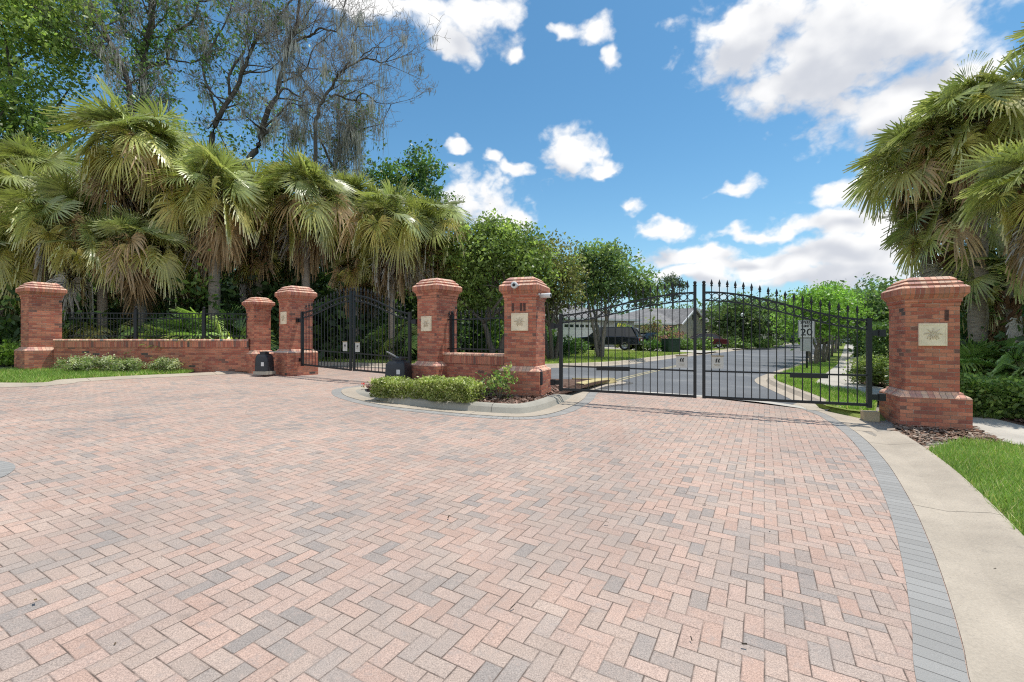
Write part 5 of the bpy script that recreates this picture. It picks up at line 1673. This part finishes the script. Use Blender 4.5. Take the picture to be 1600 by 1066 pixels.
# broad street oaks at the far left of the road
for px, D, top, r, lb in ((1160, 52, 462, 3.0, 'full oak on the lawn left of the globe lamp'), (1205, 58, 464, 3.8, 'shady oak right of the globe lamp'), (1185, 62, 462, 4.2, 'broad oak with open limbs in front of the tan house'), (1128, 72, 470, 4.0, 'oak rising behind the roof of the gabled house'), (1218, 78, 468, 4.4, 'dark oak beyond the slim globe lamp'), (1060, 80, 476, 4.0, 'oak behind the ridge of the gabled house'), (1240, 100, 470, 5.0, 'rounded oak near the far end of the street')):
    x = X(px, D); z = G(x, D); h = Z(top, D) - z
    leafy_tree('street_oak', lb, 'tree', (x, D, z), [(0, 0, h - 2.0, r, r, 2.0), (-r * .6, 0, h - 3.0, r * .7, r * .7, 1.6), (r * .6, 0, h - 2.8, r * .7, r * .7, 1.7), (0, 0, h - 3.8, r * .9, r * .8, 1.2)], 260, 22, .55, .38, (.06, .09, .035), (.085, .11, .04), .3, 2.2, .22, 1, 'oaks on the far side of the street', 'bark', .45, 1.6, .4, 10)
x = X(1052, 120)
leafy_tree('pine_tree', 'tall distant pine poking above the roofs left of the gate centre', 'tree', (x, 120, 1.2), [(0, 0, 16.0, 3.2, 3, 1.3), (-2.0, 0, 14.0, 2.0, 2, .9), (2.3, 0, 14.6, 2.0, 2, .9), (.3, 0, 12.2, 2.6, 2, .9)], 70, 26, .6, .5, (.06, .075, .05), None, .3, 13, .25, 1, None, 'bark', .5, 0, .5, 5)
# trees closing the view on the right, between street and right palms
for px, D, top, r, lb in ((1352, 46, 430, 3.6, 'grey green tree left of the nearest pillar, in the distance'), (1395, 30, 440, 2.6, 'dark tree hidden mostly by the nearest pillar'), (1330, 75, 452, 4.6, 'far oak closing the street on the right')):
    x = X(px, D); z = G(x, D); h = Z(top, D) - z
    leafy_tree('hardwood_tree', lb, 'tree', (x, D, z), [(0, 0, h * .7, r, r, h * .3), (-r * .5, 0, h * .55, r * .8, r * .8, h * .3), (r * .5, 0, h * .6, r * .8, r * .8, h * .3), (0, 0, h * .35, r, r, h * .25)], 320, 24, .4, .26, (.06, .095, .035), (.085, .115, .045), .3, h * .3, .18, 1, None, 'bark', .45, 0, .4, 8)

# small bushes and garden trees in front of the houses
def bush(name, label, loc, r, h, n, size, col, col2=None, mix2=.3, group=None, cat='bush', per=24):
    o = empty(name, loc, 0, label, cat, group)
    q, c = shrub_mesh([(0, 0, h * .5, r, r, h * .5), (r * .4, 0, h * .4, r * .7, r * .7, h * .38), (-r * .4, .1, h * .45, r * .7, r * .7, h * .42)], n, per, size * 1.1, size, col, col2, mix2)
    q[..., 2] = np.maximum(q[..., 2], .01)
    poly_obj('foliage', q, c, M['leaf'], o)
    for k in range(5):
        mb = MB(); a = k * 1.26; mb.tube([(0, 0, -.05), (math.cos(a) * r * .4, math.sin(a) * r * .4, h * .6)], [.02, .008], 4)
        mb.build('stem', M['bark'], o)
    return o


def ploc(px, py, dz=.1):
    p = P(px, py); return (p[0], p[1], G(*p) + dz)


bush('garden_tree', 'small reddish leaved garden tree in front of the gabled house', (X(1022, 46), 46, G(13, 46)), 1.5, 3.2, 70, .22, (.10, .11, .045), (.15, .09, .06), .4, cat='small tree')
bush('flowering_bush', 'pinkish flowering bush between the cars and the gabled house', (X(1047, 44), 44, G(14, 44)), 1.5, 2.0, 70, .2, (.09, .12, .04), (.22, .11, .10), .35)
bush('low_palm_bush', 'yellow green bush by the navy SUV and lawn tree', (X(975, 42), 42, G(8, 42)), .9, 2.4, 40, .2, (.22, .20, .05), (.12, .16, .04), .4)
bush('shrub', 'dark round shrub at the edge of the lawn behind the camera pillar', ploc(872, 561), .95, 1.35, 90, .12, (.045, .08, .022), group='dark shrubs by the far lawn')
bush('shrub', 'smaller dark shrub right of the first lawn edge shrub', ploc(898, 557), .8, 1.1, 70, .12, (.06, .10, .03), group='dark shrubs by the far lawn')
bush('shrub', 'clipped shrub at the rear of the dark blue sedan', ploc(1018, 551), .8, .95, 50, .16, (.05, .09, .025), group='dark shrubs by the far lawn')
bush('shrub', 'shrub in front of the dark blue sedan near the lamp post', ploc(1000, 551), .5, .7, 40, .16, (.07, .10, .03), group='dark shrubs by the far lawn')
for i, (px, py, r, h, lb) in enumerate(((1090, 548, 1.5, 1.0, 'low hedge bush in front of the maroon sedan'), (1068, 549, .9, .9, 'bush left of the maroon sedan hedge'), (1142, 546, 1.8, 1.2, 'rounded bush under the street oak'), (1172, 545.5, 1.8, 1.3, 'bush by the globe lamp foot'), (1198, 545, 1.8, 1.3, 'bush on the lawn edge left of the distant SUV'))):
    bush('shrub', lb, ploc(px, py), r, h, 60, .2, (.055, .09, .025), (.10, .14, .04), .3, 'front garden shrubs')

# right of the footpath beyond the gate
bush('shrub', 'variegated round shrub between footpath and nearest pillar', (X(1363, 14.0), 14.0, G(11, 14) + .1), .62, 1.0, 150, .08, (.09, .12, .035), (.16, .18, .08), .35, cat='bush')
o = empty('hedge', (X(1388, 16.5), 16.5, G(13.5, 16.5)), R(53), 'tall dark clipped hedge just left of the nearest pillar', 'hedge')
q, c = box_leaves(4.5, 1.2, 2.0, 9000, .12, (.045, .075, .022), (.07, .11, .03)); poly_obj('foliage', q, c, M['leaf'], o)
o = empty('hedge', (X(1352, 36), 36, G(28, 36)), R(53), 'distant hedge along the right footpath', 'hedge')
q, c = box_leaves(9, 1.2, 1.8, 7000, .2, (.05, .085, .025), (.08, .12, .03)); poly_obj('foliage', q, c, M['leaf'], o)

# hedge at the far right
a = (8.75, 9.55); b = (13.2, 8.3)
o = empty('hedge', ((a[0] + b[0]) / 2, (a[1] + b[1]) / 2 + .25, G(10.5, 9) - .0), math.atan2(b[1] - a[1], b[0] - a[0]), 'leafy green hedge beside the nearest pillar along the footpath', 'hedge')
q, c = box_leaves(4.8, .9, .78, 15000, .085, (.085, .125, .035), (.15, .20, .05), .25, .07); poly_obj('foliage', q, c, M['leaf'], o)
for i, (px, py, s) in enumerate(((1560, 575, .42), (1536, 580, .36), (1584, 590, .4))):
    pass
# elephant ear leaf plant by the right palm trunk
o = empty('elephant_ear', (X(1555, 10.6), 10.6, G(11.2, 10.6)), 0, 'elephant ear plant with large rounded leaves near the grey palm trunk', 'plant')
V, C = [], []; mb = MB()
for k in range(7):
    a_ = -2.2 + k * .55 + random.uniform(-.2, .2); el = random.uniform(.5, 1.1); ln = random.uniform(.6, .95)
    b0 = np.array([math.cos(a_) * math.cos(el), math.sin(a_) * math.cos(el), math.sin(el)]) * ln
    t_ = np.array([math.cos(a_) * .75, math.sin(a_) * .75, -.62]); s_ = np.array([-math.sin(a_), math.cos(a_), 0]); sz = random.uniform(.34, .5)
    ring_ = [(-.25, .0), (-.38, .30), (-.1, .42), (.3, .36), (.7, .14), (.9, 0)]
    L_ = [b0 + t_ * u_ * sz + s_ * w_ * sz + np.array([0, 0, .10 * w_]) for u_, w_ in ring_]; R_ = [b0 + t_ * u_ * sz - s_ * w_ * sz + np.array([0, 0, .10 * w_]) for u_, w_ in ring_]
    for i in range(5):
        V.append([L_[i], L_[i + 1], R_[i + 1], R_[i]]); C.append(np.array([.045, .085, .035]) * random.uniform(.8, 1.2))
    mb.tube([(0, 0, 0), tuple(b0 * .6 + np.array([0, 0, .1])), tuple(b0)], [.018, .015, .01], 5)
poly_obj('leaves', np.array(V), np.array(C), M['leaf'], o); mb.build('stalks', M['leafstalk'], o)

# hedge beyond the far gate and bedding
o = empty('hedge', (X(565, 20.6), 20.9, G(-7, 20.5) + .1), R(0), 'low dark clipped hedge seen through the far gate', 'hedge')
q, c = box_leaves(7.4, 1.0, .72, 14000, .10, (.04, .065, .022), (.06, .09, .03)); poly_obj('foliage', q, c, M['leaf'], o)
sheet('mulch_bed', [(-12, 19.8), (-3, 19.8), (-2.0, 21.0), (-3, 26), (-12, 26)], 0.114, M['mulch'])
for px, D, r, h, lb in ((505, 21.9, 1.0, 1.6, 'glossy shrub behind the left end of the low hedge'), (540, 22.2, 1.0, 1.7, 'light green shrub behind the gate notices'), (580, 22.0, 1.0, 1.6, 'shrub behind the right leaf of the far gate'), (625, 22.3, 1.1, 1.5, 'shrub next to the island pillar beyond the gate')):
    x = X(px, D); bush('shrub', lb, (x, D, G(x, D) + .1), r, h, 90, .13, (.05, .085, .025), (.11, .16, .045), .3, 'shrubs behind the far gate hedge')
# bright bush and shrubs at the left wall
x = X(5, 14.9)
bush('shrub', 'lime green bush at the left edge beside the end pillar', (x, 14.9, G(x, 14.9) + .1), .85, .72, 130, .09, (.12, .18, .03), (.085, .135, .03), .3)
VAR = (.105, .135, .05); VAR2 = (.23, .24, .15)
for px, D, r, h, lb in ((120, 13.9, .55, .44, 'variegated low shrub touching the end pillar'), (165, 14.0, .62, .46, 'variegated low shrub in the middle of the wall bed'), (200, 14.1, .45, .40, 'smaller variegated shrub at the right of the pair'), (258, 14.3, .40, .42, 'lone variegated shrub farther along the wall')):
    x = X(px, D); bush('shrub', lb, (x, D, G(x, D) + .1), r, h, 100, .05, VAR, VAR2, .45, 'variegated shrubs in front of the low wall', per=26)
# island hedge and rose
a = P(578, 606); b = P(748, 621)
a = (-2.9, 10.02); b = (-.78, 9.07)
o = empty('hedge', ((a[0] + b[0]) / 2, (a[1] + b[1]) / 2 + .12, G(-1.7, 9.5) + .11), math.atan2(b[1] - a[1], b[0] - a[0]), 'low clipped variegated hedge along the island kerb', 'hedge')
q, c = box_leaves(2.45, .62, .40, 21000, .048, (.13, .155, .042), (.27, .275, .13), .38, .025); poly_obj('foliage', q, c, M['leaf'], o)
for k in range(12):
    mb = MB(); xx = random.uniform(-1.15, 1.15); yy = random.uniform(-.22, .22); mb.tube([(xx, yy, -.02), (xx + random.uniform(-.08, .08), yy + random.uniform(-.08, .08), .34)], [.010, .005], 4)
    mb.build('stem', M['darkbark'], o)
bush('rose_bush', 'loose rose bush with a few faded blooms on the island mulch', (-.28, 9.75, G(-.3, 9.75) + .11), .36, .75, 46, .062, (.10, .15, .045), (.20, .22, .09), .4, cat='bush', per=16)
o = empty('red_flower', (X(575, 11.8), 11.5, G(-3.6, 11.5) + .05), 0, 'tiny red flowered sprig at the left tip of the island', 'plant')
q, c = shrub_mesh([(0, 0, .12, .08, .08, .10)], 8, 8, .03, .035, (.10, .15, .04), (.5, .03, .03), .45); poly_obj('sprig', q, c, M['leaf'], o)


# ================================================================== WOODLAND MASS (uncountable understory)
def mass(name, boxes, n, size, col, col2, xmin=None):
    V, C = [], []
    tot = sum(b[-1] for b in boxes)
    for (x0, x1, y0, y1, h0, h1, wgt) in boxes:
        k = int(n * wgt / tot); ncl = max(8, k // 22)
        cx = RNG.uniform(x0, x1, ncl); cy = RNG.uniform(y0, y1, ncl); hh = h0 + (h1 - h0) * RNG.uniform(0, 1, ncl) ** 1.1
        hh *= 0.75 + 0.25 * np.sin(cx * 1.3 + cy)
        if xmin:
            k_ = cx / np.maximum(cy, .1) > xmin
            cx, cy, hh = cx[k_], cy[k_], hh[k_]; ncl = len(cx)
        z = -0.02 * np.clip(cx, -30, 30) + .02 * np.clip(cy, -30, 60) + hh
        cc = np.stack([cx, cy, z], 1); lv = np.repeat(cc, 22, 0) + RNG.normal(size=(ncl * 22, 3)) * size * 1.6
        tone = RNG.uniform(.45, 1.3, ncl); base = np.tile(np.array(col), (ncl, 1)); s = RNG.uniform(size=ncl) < .25; base[s] = col2
        C.append(np.repeat(base * tone[:, None], 22, 0) * RNG.uniform(.7, 1.3, (ncl * 22, 1))); V.append(leaf_quads(lv, size))
    o = poly_obj(name, np.concatenate(V), np.concatenate(C), M['leaf']); o['kind'] = 'stuff'
    return o


mass('undergrowth', [(-27, -9, 17.0, 22, 0, 3.6, 3), (-30, -8, 21, 28, .5, 5.5, 3), (-24, -15, 15.6, 17.5, 0, 2.0, 1.0), (-22, -17.0, 15.6, 18, 0, 4.5, 1.0), (-12, -2.5, 22.5, 27, 0, 3.4, 1.6), (-13, 0, 26, 32, 1, 6.5, 2.4)], 60000, .22, (.035, .06, .02), (.08, .12, .03))
mass('undergrowth', [(-34, -1, 26.5, 32, 0, 7.0, 1.4), (-40, 3, 32, 36, 0, 8.0, 1), (-26, -7, 20, 25, 0, 4.5, .8)], 90000, .34, (.03, .05, .018), (.055, .085, .024))
mass('undergrowth', [(-45, 3, 33, 46, 0, 9.5, 3), (-50, -20, 28, 40, 2, 12.5, 2)], 42000, .42, (.045, .075, .025), (.07, .11, .03))
mass('undergrowth', [(11.5, 20, 11.5, 16, 0, 4.0, 3), (13, 26, 15, 22, 0, 5.0, 3), (11.3, 16, 10.4, 12, 0, 1.8, 1)], 44000, .17, (.035, .06, .02), (.07, .11, .03), .93)
mass('treeline', [(-20, 60, 105, 150, 2, 9, 3), (60, 140, 120, 180, 2, 11, 3), (75, 140, 80, 120, 0, 8, 2), (-60, 5, 60, 100, 0, 10, 2)], 36000, .95, (.05, .075, .032), (.075, .10, .04))

# ================================================================== LIGHT, SKY, CAMERA
SUN_AZ, SUN_EL = 26.0, 73.0
sv = Vector((math.cos(R(SUN_AZ)) * math.cos(R(SUN_EL)), math.sin(R(SUN_AZ)) * math.cos(R(SUN_EL)), math.sin(R(SUN_EL))))
ld = bpy.data.lights.new('sun', 'SUN'); ld.energy = 4.2; ld.angle = R(0.53); ld.color = (1.0, .965, .90)
lo = bpy.data.objects.new('sun', ld); COL.objects.link(lo); lo.rotation_euler = sv.to_track_quat('Z', 'Y').to_euler(); lo.location = (10, 10, 40)

w = bpy.data.worlds.new('World'); scene.world = w; w.use_nodes = True
w.node_tree.nodes.clear()
# cloud field as a function of direction: soft ellipses roughened by noise
CL = [(1180, 38, 118, 58), (1330, 45, 185, 90), (1300, 118, 140, 52), (1440, 55, 75, 50), (1400, 170, 140, 58), (1490, 140, 85, 48), 
      (1330, 302, 64, 24), (1345, 350, 92, 36), (1250, 356, 84, 24), (1172, 366, 62, 12), (1385, 265, 60, 26), (1085, 404, 84, 20), (1180, 420, 96, 24), (1300, 398, 90, 32), (1370, 400, 90, 44), (1090, 432, 120, 16), (1290, 432, 190, 22),
      (892, 232, 56, 32), (935, 258, 36, 18), (765, 244, 22, 16), (805, 262, 38, 14), (712, 230, 17, 11), (745, 315, 84, 46), (798, 345, 34, 34), (1040, 357, 48, 19), (995, 321, 22, 9), (1152, 292, 42, 16),
      (735, 25, 88, 46), (710, 70, 36, 30), (650, 4, 120, 18), (809, 88, 13, 18), (885, 46, 30, 15), (935, 45, 30, 26), (962, 92, 18, 24), (560, 8, 70, 18)]
def cloud_group(name, fine):
    gt = bpy.data.node_groups.new(name, 'ShaderNodeTree')
    gt.interface.new_socket('Direction', in_out='INPUT', socket_type='NodeSocketVector')
    gt.interface.new_socket('Density', in_out='OUTPUT', socket_type='NodeSocketFloat')
    g = NT(gt); gi = g.n('NodeGroupInput'); go = g.n('NodeGroupOutput'); dirv = gi.outputs[0]
    dw = g.v('ADD', dirv, g.v('SCALE', g.v('SUBTRACT', g.noise(g.v('MULTIPLY', dirv, (1, 1, 1.4)), 10.0, 3 if fine else 1, .6, out=1), (.5, .5, .5)), 0.085))
    acc = None
    for (bx_, by_, bz_, br) in FILL_CLOUDS:
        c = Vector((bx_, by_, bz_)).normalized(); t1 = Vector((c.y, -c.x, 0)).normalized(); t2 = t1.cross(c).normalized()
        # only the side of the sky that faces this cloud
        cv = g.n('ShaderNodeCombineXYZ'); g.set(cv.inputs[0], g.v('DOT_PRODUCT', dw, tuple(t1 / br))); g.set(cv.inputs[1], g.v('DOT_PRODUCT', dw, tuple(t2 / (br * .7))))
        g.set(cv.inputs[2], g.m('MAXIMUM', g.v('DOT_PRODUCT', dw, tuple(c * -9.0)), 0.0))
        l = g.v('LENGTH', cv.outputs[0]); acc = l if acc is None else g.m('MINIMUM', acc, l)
    for (px, py, rx, ry) in (CL if fine else [q for q in CL if q[2] >= 46]):
        c = Vector(((px - 800) / F, 1.0, (YH - py) / F)); ln = c.length; c.normalize()
        t1 = Vector((c.y, -c.x, 0)).normalized(); t2 = t1.cross(c).normalized()
        r1 = max(rx, 17) / F / ln * .98; r2 = max(ry, 10) / F / ln * 1.0
        cv = g.n('ShaderNodeCombineXYZ'); g.set(cv.inputs[0], g.v('DOT_PRODUCT', dw, tuple(t1 / r1))); g.set(cv.inputs[1], g.v('DOT_PRODUCT', dw, tuple(t2 / r2)))
        l = g.v('LENGTH', cv.outputs[0])
        acc = l if acc is None else g.m('SMOOTH_MIN', acc, l, 0.22)
    acc = g.m('MAXIMUM', g.m('SUBTRACT', 1.0, acc), -1.0)
    den = g.m('MULTIPLY', acc, 1.15)
    f1 = g.noise(g.v('MULTIPLY', dirv, (1, 1, 1.35)), 12.0, 7 if fine else 2, .60)
    den = g.m('ADD', den, g.m('MULTIPLY', g.m('SUBTRACT', f1, .50), 2.1))
    if fine:
        vo = g.n('ShaderNodeTexVoronoi', dict(feature='F1', normalize=True), Scale=20.0, Detail=2.0, Roughness=.65)
        g.set(vo.inputs['Vector'], g.v('MULTIPLY', dw, (1, 1, 1.25)))
        den = g.m('ADD', den, g.m('MULTIPLY', g.m('SUBTRACT', BILM, vo.outputs['Distance']), 1.5))
    g.nt.links.new(den, go.inputs[0])
    return gt


BILM = .34
# unseen cloud banks added behind the viewer to fill shaded pillar fronts
FILL_CLOUDS = [(-.75, -.7, .42, .50), (.55, -.8, .40, .55), (-.05, -.75, .75, .48), (-1.0, -.1, .75, .35)]
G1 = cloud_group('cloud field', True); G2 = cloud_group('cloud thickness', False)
t = NT(w.node_tree)
dirn = t.v('NORMALIZE', t.n('ShaderNodeTexCoord').outputs['Generated'])
def field(gt, vec):
    nd = t.n('ShaderNodeGroup'); nd.node_tree = gt; t.set(nd.inputs[0], vec); return nd.outputs[0]
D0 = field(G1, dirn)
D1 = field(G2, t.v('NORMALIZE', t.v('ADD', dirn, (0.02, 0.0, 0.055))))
alpha = t.sstep(D0, -0.08, 0.70)
# light thins with the cloud lying between the point and the sun
thick = t.sstep(t.m('SUBTRACT', t.m('MULTIPLY', D1, 1.0), t.m('MULTIPLY', D0, .30)), -0.25, .95)
wh = t.mix(thick, (7.2, 7.2, 7.2, 1), (4.6, 4.8, 5.25, 1))
sky = t.n('ShaderNodeTexSky', dict(sky_type='NISHITA', sun_disc=False, sun_elevation=R(SUN_EL), sun_rotation=R(90 - SUN_AZ), air_density=1.0, dust_density=0.4, ozone_density=2.2, altitude=0))
skyc = t.mix(1.0, sky.outputs[0], (0.58, .95, 1.02, 1), "MULTIPLY")
sz = t.n("ShaderNodeSeparateXYZ"); t.set(sz.inputs[0], dirn)
haze = t.m("MULTIPLY", t.m("POWER", t.m("SUBTRACT", 1.0, t.m("MAXIMUM", sz.outputs[2], 0.0)), 7.0), 0.85)
skyc = t.mix(haze, skyc, (4.0, 5.15, 6.05, 1))
vis = t.mix(alpha, skyc, wh)
bg = t.n('ShaderNodeBackground', Color=vis, Strength=0.145)
wo = t.n('ShaderNodeOutputWorld'); w.node_tree.links.new(bg.outputs[0], wo.inputs[0])
try:
    w.cycles.sampling_method = 'MANUAL'; w.cycles.sample_map_resolution = 512
except Exception:
    pass

cd = bpy.data.cameras.new('camera'); cam = bpy.data.objects.new('camera', cd); COL.objects.link(cam)
cd.sensor_width = 36; cd.lens = 36 * F / 1600; cd.shift_y = -(533 - YH) / 1600; cd.clip_end = 3000; cd.clip_start = .05
cam.location = (0, 0, CH); cam.rotation_euler = (R(90), 0, 0)
scene.camera = cam
scene.view_settings.view_transform = 'Standard'; scene.view_settings.look = 'None'; scene.view_settings.exposure = 0; scene.view_settings.gamma = 1
scene.render.engine = 'CYCLES'
cy = scene.cycles
cy.filter_width = 1.15; cy.max_bounces = 5; cy.diffuse_bounces = 2; cy.glossy_bounces = 2; cy.transmission_bounces = 3; cy.transparent_max_bounces = 4
cy.sample_clamp_indirect = 8
cy.use_denoising = False
try:
    cy.denoiser = 'OPENIMAGEDENOISE'; cy.denoising_input_passes = 'RGB_ALBEDO_NORMAL'
except Exception:
    pass
